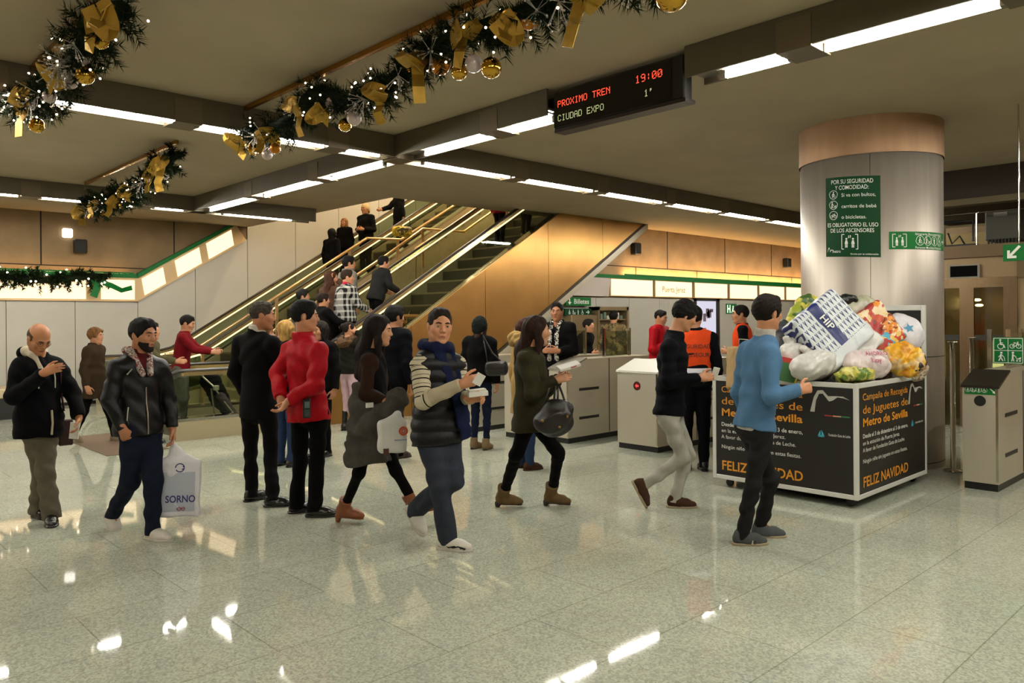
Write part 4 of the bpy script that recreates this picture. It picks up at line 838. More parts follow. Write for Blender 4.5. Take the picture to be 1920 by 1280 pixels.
MB().box((0, -.06, 0), (.1, 0, 2.16)).box((1.05, -.06, 0), (1.2, 0, 2.16)).box((0, -.06, 2.08), (1.2, 0, 2.16)).build('door_frame', mat('dark frame', '#1c1612', .5), t)
MB().box((.1, -.036, 0), (1.05, -.03, 2.08)).build('lit_opening', glow('bright office', (.86, .84, 1.0), .8), t); mb = MB(); random.seed(3)
for i in range(14): x = random.uniform(.15, .85); z = random.uniform(.5, 1.8); mb.box((x, -.045, z), (x+random.uniform(.08, .18), -.037, z+random.uniform(.06, .22)))
mb.build('leaflets', mat('office leaflets', '#6b5a66', .7), t)
t = thing('bench', 'low black plinth bench with cream top along the left wall', 'bench', (-4, 15.4, 0)); MB().box((-4, 0, 0), (7.35, .8, .36)).build('plinth', mat('bench black', '#12100d', .6), t); MB().box((-4.02, -.03, .36), (7.38, .82, .52), 0, .02).build('seat', mat('bench cream', '#b7a685', .5), t)
# ---------------------------------------------------------------- train display
DOT = {'P': '11110 10001 10001 11110 10000 10000 10000', 'R': '11110 10001 10001 11110 10100 10010 10001', 'O': '01110 10001 10001 10001 10001 10001 01110', 'X': '10001 10001 01010 00100 01010 10001 10001', 'I': '01110 00100 00100 00100 00100 00100 01110', 'M': '10001 11011 10101 10101 10001 10001 10001', 'T': '11111 00100 00100 00100 00100 00100 00100', 'E': '11111 10000 10000 11110 10000 10000 11111', 'N': '10001 11001 10101 10011 10001 10001 10001', 'C': '01110 10001 10000 10000 10000 10001 01110', 'U': '10001 10001 10001 10001 10001 10001 01110', 'D': '11110 10001 10001 10001 10001 10001 11110', 'A': '01110 10001 10001 11111 10001 10001 10001', '1': '00100 01100 00100 00100 00100 00100 01110', '9': '01110 10001 10001 01111 00001 00001 01110', '0': '01110 10001 10011 10101 11001 10001 01110', ':': '00000 00100 00100 00000 00100 00100 00000', "'": '01100 01100 01000 00000 00000 00000 00000'}
t = thing('train_display', 'long black display showing the next train in red dots under the ceiling', 'display', (5.42, 4.28, 3.405))
MB().box((-.12, -.72, 0), (.0, .72, .36), 0, .01).build('housing', mat('display black', '#0c0908', .4), t); MB().box((-.13, -.74, -.03), (.01, .70, .0)).build('visor', mat('display edge', '#241a16', .35), t)
MB().box((-.124, -.6, .02), (-.121, .71, .34)).build('screen', mat('display screen', '#050303', .2), t)
def dots(txt, y, z, s, m, nm):
    mb = MB()
    for c in txt:
        if c in DOT:
            for r, row in enumerate(DOT[c].split()):
                for k, b in enumerate(row):
                    if b == '1': yy = y-k*s; zz = z+(6-r)*s; mb.quad((-.1255, yy, zz), (-.1255, yy-s*.82, zz), (-.1255, yy-s*.82, zz+s*.82), (-.1255, yy, zz+s*.82))
        y -= 6*s
    mb.build(nm, m, t)
LR = glow('red dots', (1, .07, .03), 2.2, False); LY = glow('yellow dots', (.75, .8, .35), .8, False)
dots('PROXIMO TREN', .66, .2, .0088, LR, 'red_text'); dots('19:00', -.24, .22, .0095, LR, 'clock_digits'); dots('CIUDAD EXPO', .66, .07, .0085, LY, 'destination_text'); dots("1'", -.33, .09, .0085, LY, 'minutes_digits')

# lamps of the upper hall over the escalators, and an added one in the lift
for i, (x, lab) in enumerate(((9.2, 'first'), (11.4, 'second'), (13.6, 'third'))):
    t = thing('fluorescent_lamp', '%s lamp of the upper hall over the escalators, hidden by the ceiling edge' % lab, 'lamp', (x, 14.3, 6.6)); MB().box((-.06, -2.0, 0), (.06, 2.0, .06)).build('housing', CHAN, t); MB().tube([(0, -1.9, -.05), (0, 1.9, -.05)], .03, 8).build('tube', glow('upper hall tube', (1, .80, .52), 200), t)
t = thing('lift_fill_lamp', 'added fill lamp in the roof of the lift behind the glass doors', 'lamp', (EX+1.1, 3.6, 2.17)); MB().box((-.3, -.25, 0), (.3, .25, .02)).build('diffuser', glow('lift fill diffuser', (1, .85, .5), 5), t)  # added to brighten the lift interior

COVE = glow('warm cove light', (1, .58, .23), 75)
t = thing('cove_light', 'warm cove light along the top of the green strip, right wall', 'cove light', (0, YB, 2.64)); MB().box((14.4, -.132, .0), (26.5, -.09, .012)).build('diffuser', COVE, t)
t = thing('cove_light', 'added warm light strip on the top of the lit band, left wall', 'cove light', (0, YL, 2.63)); MB().box((-8.8, -.119, .0), (5.3, -.085, .01)).build('diffuser', glow('added warm strip', (1, .56, .2), 16), t)  # strip added to warm the ceiling edge, no known fitting

struct('trim_6', MB().box((14.3, YB-.15, 2.64), (26.6, YB-.135, 2.675)).box((-9, YL-.135, 2.63), (5.4, YL-.122, 2.66)), GREEN)
a_, b_ = onz(163, 822, 0), onz(219, 846, 0); tag(MB().box((min(a_[0], b_[0])-.2, min(a_[1], b_[1])-.3, .001), (max(a_[0], b_[0])+.5, max(a_[1], b_[1])+.3, .006)).build('floor_plate', mat('brown floor plate', '#6f5a48', .5, .2)), 'flat brown plate let into the floor under the walking woman in brown', 'floor plate')

t = thing('bollard', 'second slender steel post farther back before the lift doors', 'post', W(1822, 640, 9.9)*V3(1, 1, 0)); MB().lathe([(.0, 0), (.09, 0), (.09, .02), (.026, .03), (.026, 1.36), (0, 1.36)], n=20).build('post', CHROME, t); MB().lathe([(0, 1.36), (.05, 1.36), (.05, 1.372), (0, 1.372)], n=20).build('cap', CHROME, t)
# ---------------------------------------------------------------- toy collection box
BX0, BX1, BY0, BY1, BZ0, BZ1 = 6.64, 8.27, 2.76, 4.15, .09, 1.06
tb = thing('toy_box', 'large black campaign box on castors with white edges, full of bags', 'collection box', (BX0, BY0, 0))
LX, LY_ = BX1-BX0, BY1-BY0
BOARD = mat('black board', '#141210', .42); EDGE = mat('white edge', '#c4c2ba', .45); ORANGE = mat('orange print', '#d38b22', .5)
for nm, lo, hi in (('front_panel', (0, .02, BZ0), (.02, LY_-.02, BZ1)), ('side_panel', (.02, 0, BZ0), (LX-.02, .02, BZ1)), ('back_panel', (LX-.02, .02, BZ0), (LX, LY_-.02, 1.73)), ('side_panel', (.02, LY_-.02, BZ0), (LX-.02, LY_, BZ1)), ('inner_floor', (.02, .02, .80), (LX-.02, LY_-.02, .82))): MB().box(lo, hi).build(nm, BOARD, tb)
e = .032
for lo, hi in (((-.006, -.006, BZ0-.01), (e, e, BZ1+.01)), ((-.006, LY_-e, BZ0-.01), (e, LY_+.006, BZ1+.01)), ((LX-e, -.006, BZ0-.01), (LX+.006, e, 1.75)), ((LX-e, LY_-e, BZ0-.01), (LX+.006, LY_+.006, 1.75)),
               ((-.005, e, BZ0-.01), (e, LY_-e, BZ0+e)), ((-.005, e, BZ1-e), (e, LY_-e, BZ1+.01)), ((e, -.005, BZ0-.01), (LX-e, e, BZ0+e)), ((e, -.005, BZ1-e), (LX-e, e, BZ1+.01)), ((LX-e, e, 1.73-e), (LX+.005, LY_-e, 1.75)), ((LX-e, e, BZ1-.02), (LX-.015, LY_-e, BZ1+.0)), ((e, LY_-e, BZ1-e), (LX-e, LY_+.005, BZ1+.01))):
    MB().box(lo, hi, 0, .004).build('edge_profile', EDGE, tb)
for x, y in ((.1, .1), (.1, LY_-.12), (LX-.1, .1), (LX-.1, LY_-.1)):
    c = MB().box((x-.03, y-.03, .07), (x+.03, y+.03, BZ0)).build('castor', mat('castor metal', '#4c2c28', .4, .5), tb); MB().tube([(x-.014, y, .036), (x+.014, y, .036)], .036, 14).build('wheel', RUBBER, c)
ff = lambda x, y, e_: (-.0005-e_, LY_-.04-x, BZ0+.03+y)            # front face, seen from the left
sf = lambda x, y, e_: (.04+x, -.0005-e_, BZ0+.03+y)               # side face
bf = lambda x, y, e_: (LX-.021-e_, LY_-.04-x, BZ0+.03+y)          # raised back board
def campaign(fn, x0, wd, off, big=True, sc=1.):
    it = []
    if big: it += [fit('Campaña de Recogida', x0, .80, wd, .085, .002, 0), fit('de Juguetes de', x0, .685, wd, .1, .003, 0), fit('Metro de Sevilla', x0, .575, wd, .1, .022, 0), fit('FELIZ NAVIDAD', x0, .055, wd, .125, .018, 0)]
    it += [fit('Desde el 3 de diciembre al 3 de enero,', x0, .475+off, wd, .052, .012, 1), fit('en la estación de Puerta Jerez.', x0, .415+off, wd*.8, .05, .002, 1), fit('A favor de Fundación Gota de Leche.', x0, .355+off, wd*.92, .05, .002, 1), fit('Ningún niño sin juguete en estas fiestas.', x0, .26+off, wd*.98, .05, .002, 1)]
    lettering(it, fn, [ORANGE, WHITE], tb)
campaign(ff, .05, .82, 0); campaign(sf, .07, 1.03, 0); campaign(bf, .04, 1.25, .95, False)
def logos(fn, x, k=1.):
    mb = MB(); ar = [(0, .0), (.10, .0), (.115, .09), (.15, .14), (.19, .15), (.24, .11), (.27, .08), (.3, .1), (.36, .125), (.42, .12), (.5, .105), (.42, .105), (.36, .105), (.31, .07), (.29, .05), (.22, .10), (.18, .17), (.13, .18), (.07, .15), (.03, .09)]
    for a in (((0, 0), (.06, 0), (.08, .1), (.12, .16), (.1, .19), (.05, .13)), ((.1, .19), (.12, .16), (.17, .165), (.25, .1), (.24, .145), (.17, .195)), ((.24, .145), (.25, .1), (.3, .11), (.36, .14), (.34, .15)), ((.34, .15), (.36, .14), (.44, .135), (.52, .12), (.43, .15))): mb.add([fn(x+p[0]*k, .685+p[1], .002) for p in a], [tuple(range(len(a)))])
    mb.build('ribbon_emblem', mat('silver print', '#a9a69c', .4), tb)
    for i, c in enumerate(('#8c2622', '#b98a68', '#2c6a45')): mb = MB(); mb.add([fn(x+(.19+i*.11)*k+p*k, .655+q, .002) for p, q in ((0, 0), (.105, 0), (.105, .012), (0, .012))], [(0, 1, 2, 3)]); mb.build('colour_bar', mat('bar '+c, c, .5), tb)
    mb = MB(); polys(mb, [[(.0, 0), (.7, 0), (.35, .2)], [(.0, .05), (.3, .2), (.3, .7), (.12, .35)], [(.72, .05), (.4, .2), (.4, .72), (.62, .35)]], x+.1*k, .47, .085, lambda a, b, c: fn(a, b, c)); mb.build('drop_emblem', mat('cyan print', '#3aa0b4', .5), tb)
    lettering([fit('Fundación Gota de Leche', x+.24*k, .485, .28*k, .032, .004, 0)], fn, WHITE, tb)
logos(ff, .94, .68); logos(sf, 1.11, .74)
# ---------------------------------------------------------------- bags heaped in the box
def plastic(name, col, rough=.35, alpha=1., bump=.5):
    m = mat(name, col, rough, var=.06, scale=5, bump=bump, bscale=16, spec=.5, alpha=alpha)
    nodes_of(m)[1].inputs['Subsurface Weight'].default_value = 0; return m
def patch(name, cols, scale, seed=0, rough=.4, bump=.4):
    """bright patchy print of flat colours"""
    if name in _M: return _M[name]
    m = mat(name, cols[0], rough, bump=bump, bscale=18); nt, b = nodes_of(m); N = nt.nodes.new; tc = N('ShaderNodeTexCoord'); mp = N('ShaderNodeMapping'); mp.inputs['Location'].default_value = (seed, seed*.7, 0); nt.links.new(tc.outputs['Object'], mp.inputs[0])
    nz = N('ShaderNodeTexNoise'); nz.inputs['Scale'].default_value = scale*.7; nt.links.new(mp.outputs[0], nz.inputs[0]); mx = N('ShaderNodeMixRGB'); mx.inputs[0].default_value = .22; nt.links.new(mp.outputs[0], mx.inputs[1]); nt.links.new(nz.outputs['Color'], mx.inputs[2])
    v = N('ShaderNodeTexVoronoi'); v.inputs['Scale'].default_value = scale; nt.links.new(mx.outputs[0], v.inputs['Vector']); sp = N('ShaderNodeSeparateColor'); nt.links.new(v.outputs['Color'], sp.inputs[0])
    r = N('ShaderNodeValToRGB'); r.color_ramp.interpolation = 'CONSTANT'; nt.links.new(sp.outputs[0], r.inputs[0]); e = r.color_ramp.elements
    while len(e) < len(cols): e.new(.5)
    for i, c in enumerate(cols): e[i].position = i/len(cols); e[i].color = (*lin(c), 1)
    nt.links.new(r.outputs[0], b.inputs['Base Color']); return m
CP = RT0; FWD = FW
def frame3(yaw, tilt, roll=0):
    """axes of a slab: x along its width, y out of its face (towards the viewer), z up its height; roll turns it in its own plane"""
    n = -idir(yaw, 0) if False else nrm(-FW*math.cos(math.radians(yaw))+RT0*math.sin(math.radians(yaw))); n = nrm(n*math.cos(math.radians(tilt))+UP0*math.sin(math.radians(tilt)))
    x = nrm(np.cross(UP0, -n)) if abs(n[2]) < .98 else RT0.copy(); x = -x if x@RT0 < 0 else x; z = np.cross(x, -n); z = -z if z[2] < 0 else z
    a = math.radians(roll); x, z = x*math.cos(a)-z*math.sin(a), z*math.cos(a)+x*math.sin(a); return np.stack([x, n, z], 1)
def bag(label, px, py, d, size, R, m, seed=1, amp=.012, f=26, knot=None, group='bags heaped in the toy box', h=.009, nm='plastic_bag', hard=False, parent=None):
    c = W(px, py, d); w_, t_, h_ = size
    P = [Box(c, V3(w_/2, t_/2, h_/2), R, .03, min(t_*.25, .03))] if hard else [Ell(c, V3(w_/2, t_/2, h_/2)*1.1, R, .05), Box(c, V3(w_/2, t_/2*.75, h_/2)*.94, R, .06, min(t_, h_, w_)*.3)]
    if knot: k = c+R@V3(*knot); P += [Cone(c+R@(V3(*knot)*.8), k, .045, .02, .04), Cone(k, k+R@V3(.05, 0, .05), .02, .035, .02), Cone(k, k+R@V3(-.05, .01, .045), .02, .03, .02)]
    V, Q = snets(P, h, disp=crumple(seed, amp*(.8 if hard else 1.25), f*1.25), dispamp=amp*1.3); me = bpy.data.meshes.new(nm); Vl = (V-c)@R; setmesh(me, Vl, Q); me.materials.append(m)
    o = link(nm, me); o.matrix_world = Matrix([[*R[0], c[0]], [*R[1], c[1]], [*R[2], c[2]], [0, 0, 0, 1]]); tag(o, label, 'bag', group); return o, c, R
def crumple(seed, amp, f):
    r = np.random.default_rng(seed); D = [nrm(r.normal(size=3)) for _ in range(9)]; ph = r.uniform(0, 6.28, 9)
    def fn(P):
        w0 = np.sin(P@D[0]*f*.5+ph[0])*1.3+np.sin(P@D[1]*f*.7+ph[1])*1.1; o = 0
        for i in range(2, 9): o = o+(1-2*np.abs(np.sin((P@D[i])*f*(.35+.16*i)+w0+ph[i])))*(.42/(1+.25*(i-2)))
        return amp*o
    return fn
WPL = plastic('white plastic bag', '#c9c6bf', .32)
# big blue and white carrier: printed face of tooth-shaped rows with a dark blue band
def carrier_mat():
    m = mat('blue and white print', '#c6c9c8', .4, bump=.35, bscale=9); nt, b = nodes_of(m); N = nt.nodes.new; L = nt.links.new; tc = N('ShaderNodeTexCoord'); s = N('ShaderNodeSeparateXYZ'); L(tc.outputs['Object'], s.inputs[0])
    def M(op, a, c=None, cl=False):
        n = N('ShaderNodeMath'); n.operation = op
        for i, v in enumerate((a, c)):
            if v is None: continue
            if isinstance(v, (int, float)): n.inputs[i].default_value = v
            else: L(v, n.inputs[i])
        return n.outputs[0]
    u = M('FRACT', M('MULTIPLY', s.outputs['X'], 22)); r = M('MULTIPLY', s.outputs['Z'], 13.5); v = M('FRACT', r)
    w_ = M('ABSOLUTE', M('SUBTRACT', u, .5)); tri = M('LESS_THAN', w_, M('MULTIPLY', v, .34)); gapv = M('LESS_THAN', v, .93); inn = M('GREATER_THAN', w_, M('SUBTRACT', M('MULTIPLY', v, .34), .2)); ink = M('MULTIPLY', M('MULTIPLY', tri, gapv), inn)
    band = M('LESS_THAN', M('ABSOLUTE', M('SUBTRACT', s.outputs['X'], -.03)), .052); up = M('GREATER_THAN', s.outputs['Z'], -.24); low = M('GREATER_THAN', s.outputs['Z'], -.16)
    k = M('MAXIMUM', M('MULTIPLY', ink, low), M('MULTIPLY', band, low)); mx = N('ShaderNodeMixRGB'); L(k, mx.inputs[0]); mx.inputs[1].default_value = (*lin('#c6cbcb'), 1); mx.inputs[2].default_value = (*lin('#1d2660'), 1); L(mx.outputs[0], b.inputs['Base Color']); return m
RB = frame3(8, 20, -36)
o, c, R = bag('big blue and white carrier bag with a dark blue band on top of the heap', 1552, 622, 7.15, (.58, .24, .56), RB, carrier_mat(), 11, .012, 13, hard=True)
lettering([('HIP', -.1, 0, .085, .02, 0)], lambda x, y, e_: (-.06+y, .125+e_+.012, -(x)-.0) if False else (-.062+y, -.0, -x), WHITE, o) if False else None
def onface(o, Rl, items, m, y0, nm='lettering', rot=0.):
    a = math.radians(rot); mb = MB()
    for it in items:
        V, Fc = text_mesh(it[0], it[3], it[4]); mb.add([(it[1]+v[0]*math.cos(a)-v[1]*math.sin(a), y0, it[2]+v[0]*math.sin(a)+v[1]*math.cos(a)) for v in V], Fc)
    return mb.build(nm, m, o)
onface(o, R, [('HIP', -.065, .155, .1, .015)], WHITE, .142, rot=-90)
bag('large blank white bag below and right of the blue carrier bag', 1608, 645, 7.2, (.36, .2, .26), frame3(8, 20, -36), WPL, 21, .012, 16, hard=True)
bag('flat knotted white plastic bag along the front edge of the box', 1532, 684, 6.95, (.62, .26, .2), frame3(38, 35, -3), WPL, 31, .008, 20, knot=(.0, 0, .13))
o, c, R = bag('pinkish white bag with magenta lettering at the front corner of the box', 1622, 684, 6.98, (.40, .26, .22), frame3(15, 30, 0), plastic('pink white plastic bag', '#cdbdb9', .35), 41, .009, 20); onface(o, R, [('AHORRO', -.09, .02, .055, .01), ('hoy', -.05, -.05, .07, .012)], mat('magenta print', '#a2335a', .5), .152)
bag('orange and red picture bag with blue figures leaning on the back board', 1641, 617, 7.35, (.36, .16, .42), frame3(0, 12, -34), patch('orange picture print', ['#b8431f', '#d98426', '#a32a2a', '#d9b35c', '#3fa0b8', '#7c3b22', '#e0c9a0'], 17, 3), 51, .012, 18, hard=True)
o, c, R = bag('white bag with a blue star at the right end of the heap', 1690, 628, 7.45, (.34, .18, .34), frame3(-10, 12, 40), plastic('white bag lilac', '#cbc7cb', .3), 61, .008, 16)
mb = MB(); mb.add([(.0+.05*(1 if i % 2 == 0 else .45)*math.cos(math.pi*i/5), .112, .06+.05*(1 if i % 2 == 0 else .45)*math.sin(math.pi*i/5)) for i in range(10)], [tuple(range(10))]); mb.build('star', mat('blue star print', '#3a86a8', .5), o)
bag('yellow and orange bag with dark spots at the right front of the box', 1690, 672, 7.25, (.36, .2, .26), frame3(-15, 25, 20), patch('yellow spotted print', ['#d9a022', '#c9861c', '#e0b648', '#2a1a12', '#d9a022', '#c8a772'], 13, 7), 71, .014, 22)
bag('yellow green bag at the upper left of the heap', 1506, 594, 7.5, (.22, .16, .42), frame3(20, 5, 40), patch('yellow green print', ['#b0a436', '#8f9a2e', '#c9bf52', '#3c5a26', '#b8ab40'], 11, 5), 81, .014, 22)
bag('dark grey bag behind the man in blue, left side of the heap', 1483, 640, 7.45, (.34, .22, .34), frame3(10, 10, 15), plastic('dark grey bag', '#33353a', .45), 91, .014, 20)
bag('clear bag of greenish odds and ends at the top of the heap', 1600, 580, 7.55, (.40, .2, .2), frame3(0, 15, -8), patch('cloudy film print', ['#9c9480', '#a8a88e', '#8d9a70', '#b39a78', '#b5b0a0'], 6, 9, .25), 101, .012, 22)
bag('thin black bag lying on the very top of the heap', 1570, 566, 7.5, (.34, .14, .07), frame3(0, 20, -8), plastic('black bag', '#121310', .4), 111, .01, 30)
bag('small crumpled white bag between the grey bag and the little carton', 1486, 664, 7.1, (.2, .16, .16), frame3(20, 15, 0), WPL, 121, .009, 24, knot=(0, 0, .1))
bag('green and yellow bag poking out by the front corner edge', 1603, 703, 6.85, (.34, .14, .09), frame3(20, 30, 0), patch('green yellow print', ['#b9b04a', '#5f7a2c', '#cfc878', '#8e9a3a'], 16, 2), 131, .01, 30)
bag('orange picture bag filling the middle of the box behind the others', 1625, 668, 7.4, (.4, .2, .3), frame3(0, 10, 20), patch('amber picture print', ['#c27a20', '#8d4a1e', '#d9b04c', '#4a4a6a', '#c9a888'], 15, 13), 141, .012, 20)
bag('cream striped bag squeezed into the right back corner', 1712, 690, 7.5, (.2, .2, .2), frame3(-10, 20, 30), patch('cream striped print', ['#c9bda2', '#8d6a58', '#d6ccb6', '#a88a70'], 20, 17), 151, .01, 30)
o, c, R = bag('beige paper bag with string handles at the left corner of the box', 1385, 690, 7.35, (.2, .14, .4), frame3(20, 4, 4), mat('kraft paper', '#a08358', .8, var=.08, bump=.2, bscale=20), 161, .006, 18, hard=True, nm='paper_bag')
MB().tube([(-.05, .07, .17), (-.05, .07, .27), (.05, .07, .27), (.05, .07, .17)], .005, 6).build('handle', mat('white string', '#cfc8b8', .7), o)
t = thing('toy_carton', 'little yellow and red carton against the front edge of the box', 'carton', W(1478, 690, 6.98)); t.rotation_euler = (0, .2, math.radians(-60)); MB().box((-.09, -.05, -.12), (.09, .05, .09), 0, .006).build('carton', patch('carton print', ['#cfae2a', '#b23a2a', '#3a6a3c', '#d9c24a'], 9, 4, .5, 0), t); MB().box((-.091, -.051, .05), (.091, .051, .091)).build('lid', mat('carton red', '#b0352a', .5), t)
for i, (x, y, zz, s_) in enumerate(((1520, 650, 7.5, 1), (1600, 660, 7.6, 1), (1660, 665, 7.7, 1))):   # the hidden bags that carry the heap
    bag('pale bag underneath, carrying the middle of the heap', x, y+25, zz-.1, (.36, .36, .36), frame3(10*i, 10, 0), WPL, 171+i, .02, 20)
# ---------------------------------------------------------------- Christmas garlands
FIR = mat('fir needles', '#101a0a', .8, var=.4, scale=20, spec=.1); FIRL = mat('light fir needles', '#2a3314', .8, var=.3, scale=20, spec=.1)
GOLD = mat('gold ribbon', '#a88432', .34, .75, var=.12, scale=18, bump=.2, bscale=220); GBALL = mat('gold bauble', '#c79a3a', .12, 1.); MBALL = mat('matt gold bauble', '#b5701e', .3, .8); SBALL = mat('pale bauble', '#b9a9a2', .35, .3)
FAIRY = glow('fairy light', (1, .78, .5), 10, False); BERRY = mat('silver berries', '#b8b0a6', .3, .6); RAILM = mat('gold rail', '#b7812e', .25, 1.)
def needles(mb, a, b, n, ln, rng, rad=.0042):
    a = np.asarray(a); b = np.asarray(b); ax = nrm(b-a)
    for i in range(n):
        p = a+(b-a)*rng.uniform(0, 1); r = nrm(np.cross(ax, rng.normal(size=3))); d = nrm(r+ax*.75)*ln*rng.uniform(.7, 1.1); s = nrm(np.cross(d, rng.normal(size=3)))*rad
        o = len(mb.v); mb.v += [tuple(p-s), tuple(p+s), tuple(p+d)]; mb.f.append((o, o+1, o+2)); mb.m.append(0 if rng.random() < .75 else 1); mb.s.append(False)
def ribbon_strip(pts, wd, nrm_dir):
    mb = MB(); V = []; pts = [np.asarray(p, float) for p in pts]
    for i, p in enumerate(pts):
        t = nrm(pts[min(i+1, len(pts)-1)]-pts[max(0, i-1)]); s = nrm(np.cross(t, nrm(np.asarray(nrm_dir)+.35*np.sin(i*.8)*V3(.3, .5, 1))))*wd/2; k = nrm(np.cross(s, t))*.0025; V += [p-s-k, p+s-k, p+s+k, p-s+k]
    F = []
    for i in range(len(pts)-1):
        for k in range(4): F.append((i*4+k, i*4+(k+1) % 4, i*4+4+(k+1) % 4, i*4+4+k))
    F += [(3, 2, 1, 0), tuple(range(len(V)-4, len(V)))]; mb.add(V, F, 0, False); return mb
_bm = {}
def ballmesh(kind, r):
    if kind not in _bm:
        mb = MB().ball((0, 0, 0), 1, 20, 0).tube([(0, 0, .97), (0, 0, 1.14)], .16, 8, 1); me_o = mb.build('bauble', [{'g': GBALL, 'm': MBALL, 's': SBALL}[kind], mat('bauble cap', '#8a7434', .3, .9)]); _bm[kind] = me_o.data; bpy.data.objects.remove(me_o)
    return _bm[kind]
def garland(label, path, seed, baubles, bows, ngroups, nl=44, rad=.17, dens=150, berries=6, nr=.0038, lr=.0085):
    """path: points of its spine; baubles: (t, kind, radius, drop); bows: t values"""
    rng = np.random.default_rng(seed); path = [np.asarray(p, float) for p in path]; org = path[0]; L_ = np.cumsum([0]+[np.linalg.norm(b-a) for a, b in zip(path[:-1], path[1:])])
    def at(t):
        s = t*L_[-1]; i = min(len(path)-2, int(np.searchsorted(L_, s, 'right')-1)); return path[i]+(path[i+1]-path[i])*((s-L_[i])/max(1e-6, L_[i+1]-L_[i]))
    g = thing('fir_garland', label, 'garland', org); mb = MB(); mb.tube([p-org for p in path], .065, 8)
    n = int(L_[-1]*dens/3.6)
    for i in range(n):
        t = rng.uniform(0, 1); p = at(t); d = nrm(rng.normal(size=3)*V3(1, 1, .9)+V3(0, 0, -.15)); ln = rad*rng.uniform(.7, 1.35); needles(mb, p-org, p+d*ln-org, 58, .085, rng, nr)
    o = mb.build('foliage', [FIR, FIRL], g); o['kind'] = 'stuff'
    for t, k, r, dr in baubles:
        p = at(t)+V3(rng.uniform(-.06, .06), rng.uniform(-.05, .05), -dr)-org; b = link('bauble', ballmesh(k, r), g, p); b.scale = (r, r, r)
    for j, t in enumerate(bows):
        p = at(t)-org+V3(-.1, -.03, -.03-.08*rng.random()); s = rng.uniform(.5, .78); A_ = nrm(rng.normal(size=3)*V3(.5, 1, .7)); B_ = nrm(np.cross(A_, rng.normal(size=3)))
        for k in range(3):
            th = 2.1*k+rng.uniform(-.4, .4); X = nrm(A_*math.cos(th)+B_*math.sin(th)); N_ = nrm(V3(-.6, -.6, -.3)+rng.normal(size=3)*.25)
            lp = [p+X*s*.15*math.sin(u)*(1+.2*math.cos(u))+N_*s*.11*(1-math.cos(u))*.5+B_*.03*math.sin(2*u) for u in np.linspace(0, math.pi, 9)] if k < 2 else [p, p+X*.06*s+V3(0, 0, -.07)*s, p+X*.05*s+N_*.05+V3(0, 0, -.17)*s, p+X*.13*s+N_*.04+V3(0, 0, -.26)*s]
            if k < 2: lp = [p+X*s*.2*math.sin(u)+np.cross(X, N_)*s*.07*math.cos(u)+N_*.07 for u in np.linspace(-.3, math.pi+.3, 12)]
            ribbon_strip(lp, .12*s, N_+UP0*.3 if k == 2 else np.cross(X, np.cross(X, N_))+N_*.2).build('ribbon', GOLD, g)
    fm_ = None
    for i in range(nl):
        p = at(rng.uniform(0, 1))+nrm(rng.normal(size=3)+V3(-.4, -.4, -.5))*rad*rng.uniform(.75, 1.1)-org
        if fm_ is None: fo = MB().ball((0, 0, 0), lr, 8).build('fairy_light', FAIRY, g); fm_ = fo.data; fo.location = p
        else: link('fairy_light', fm_, g, p)
    for i in range(berries):
        p = at(rng.uniform(.05, .95))-org+V3(-.1, -.05, -.06); mb = MB()
        for k in range(16):
            q = p+nrm(rng.normal(size=3)+V3(-.3, 0, -.8))*rng.uniform(.05, .17); mb.tube([p, q], .0022, 4); mb.ball(q, .008, 6)
        mb.build('berry_spray', BERRY, g)
    return g
cat_ = lambda x, pts: [V3(x, y, z) for y, z in pts]
garland('long fir garland with gold bows and baubles swagging under the ceiling, centre top', cat_(3.42, [(7.45, 3.52), (7.15, 3.45), (6.7, 3.44), (6.35, 3.52), (6.1, 3.62), (5.8, 3.5), (5.3, 3.40), (4.9, 3.45), (4.5, 3.56), (4.1, 3.58), (3.75, 3.56), (3.4, 3.55), (3.0, 3.55), (2.6, 3.52), (2.2, 3.5), (1.8, 3.5)]), 5,
    [(.02, 'g', .06, .16), (.05, 's', .055, .14), (.09, 's', .05, .23), (.1, 'g', .055, .1), (.13, 'm', .05, .2), (.27, 'g', .055, .16), (.31, 's', .055, .03), (.33, 'g', .055, .2), (.36, 's', .06, .16), (.50, 'g', .05, .02), (.545, 'm', .075, .1), (.6, 'g', .055, .26), (.63, 's', .06, .22), (.655, 'g', .07, .26), (.72, 'm', .075, .02), (.9, 'g', .09, .16), (.97, 'm', .07, .15)],
    [.015, .1, .215, .30, .44, .53, .62, .69, .8, .93], 0, 98, .18, 270, 14)
garland('fir garland with a big gold bow at the upper left corner of the picture', cat_(1.55, [(8.2, 3.6), (7.6, 3.5), (7.1, 3.42), (6.6, 3.44), (6.1, 3.5), (5.7, 3.56), (5.35, 3.6), (5.1, 3.55)]), 8,
    [(.36, 'g', .06, .2), (.62, 's', .06, .1), (.7, 'g', .065, .14), (.73, 's', .055, .04), (.5, 's', .05, .1), (.93, 'g', .05, .18)], [.34, .62, .93, .99], 0, 80, .19, 270, 10)
garland('smaller fir garland with gold bows hanging at the left, before the far channel', cat_(3.45, [(9.5, 3.62), (9.9, 3.52), (10.4, 3.44), (11, 3.38), (11.6, 3.36), (12.2, 3.34), (12.7, 3.38), (13.1, 3.42)]), 12, [(.04, 'g', .06, .02), (.1, 's', .05, .1), (.5, 'g', .05, .15), (.8, 'm', .05, .12)], [.02, .07, .14, .38, .55, .78, .95], 0, 70, .19, 220, 5, nr=.008)
garland('fir garland with warm lights lying along the lit band of the left wall', [V3(x, YL-.2, 2.5+.05*math.sin(x*3)) for x in np.linspace(-3, 4.85, 40)], 15, [], [], 0, 98, .23, 210, 0, nr=.010, lr=.019)
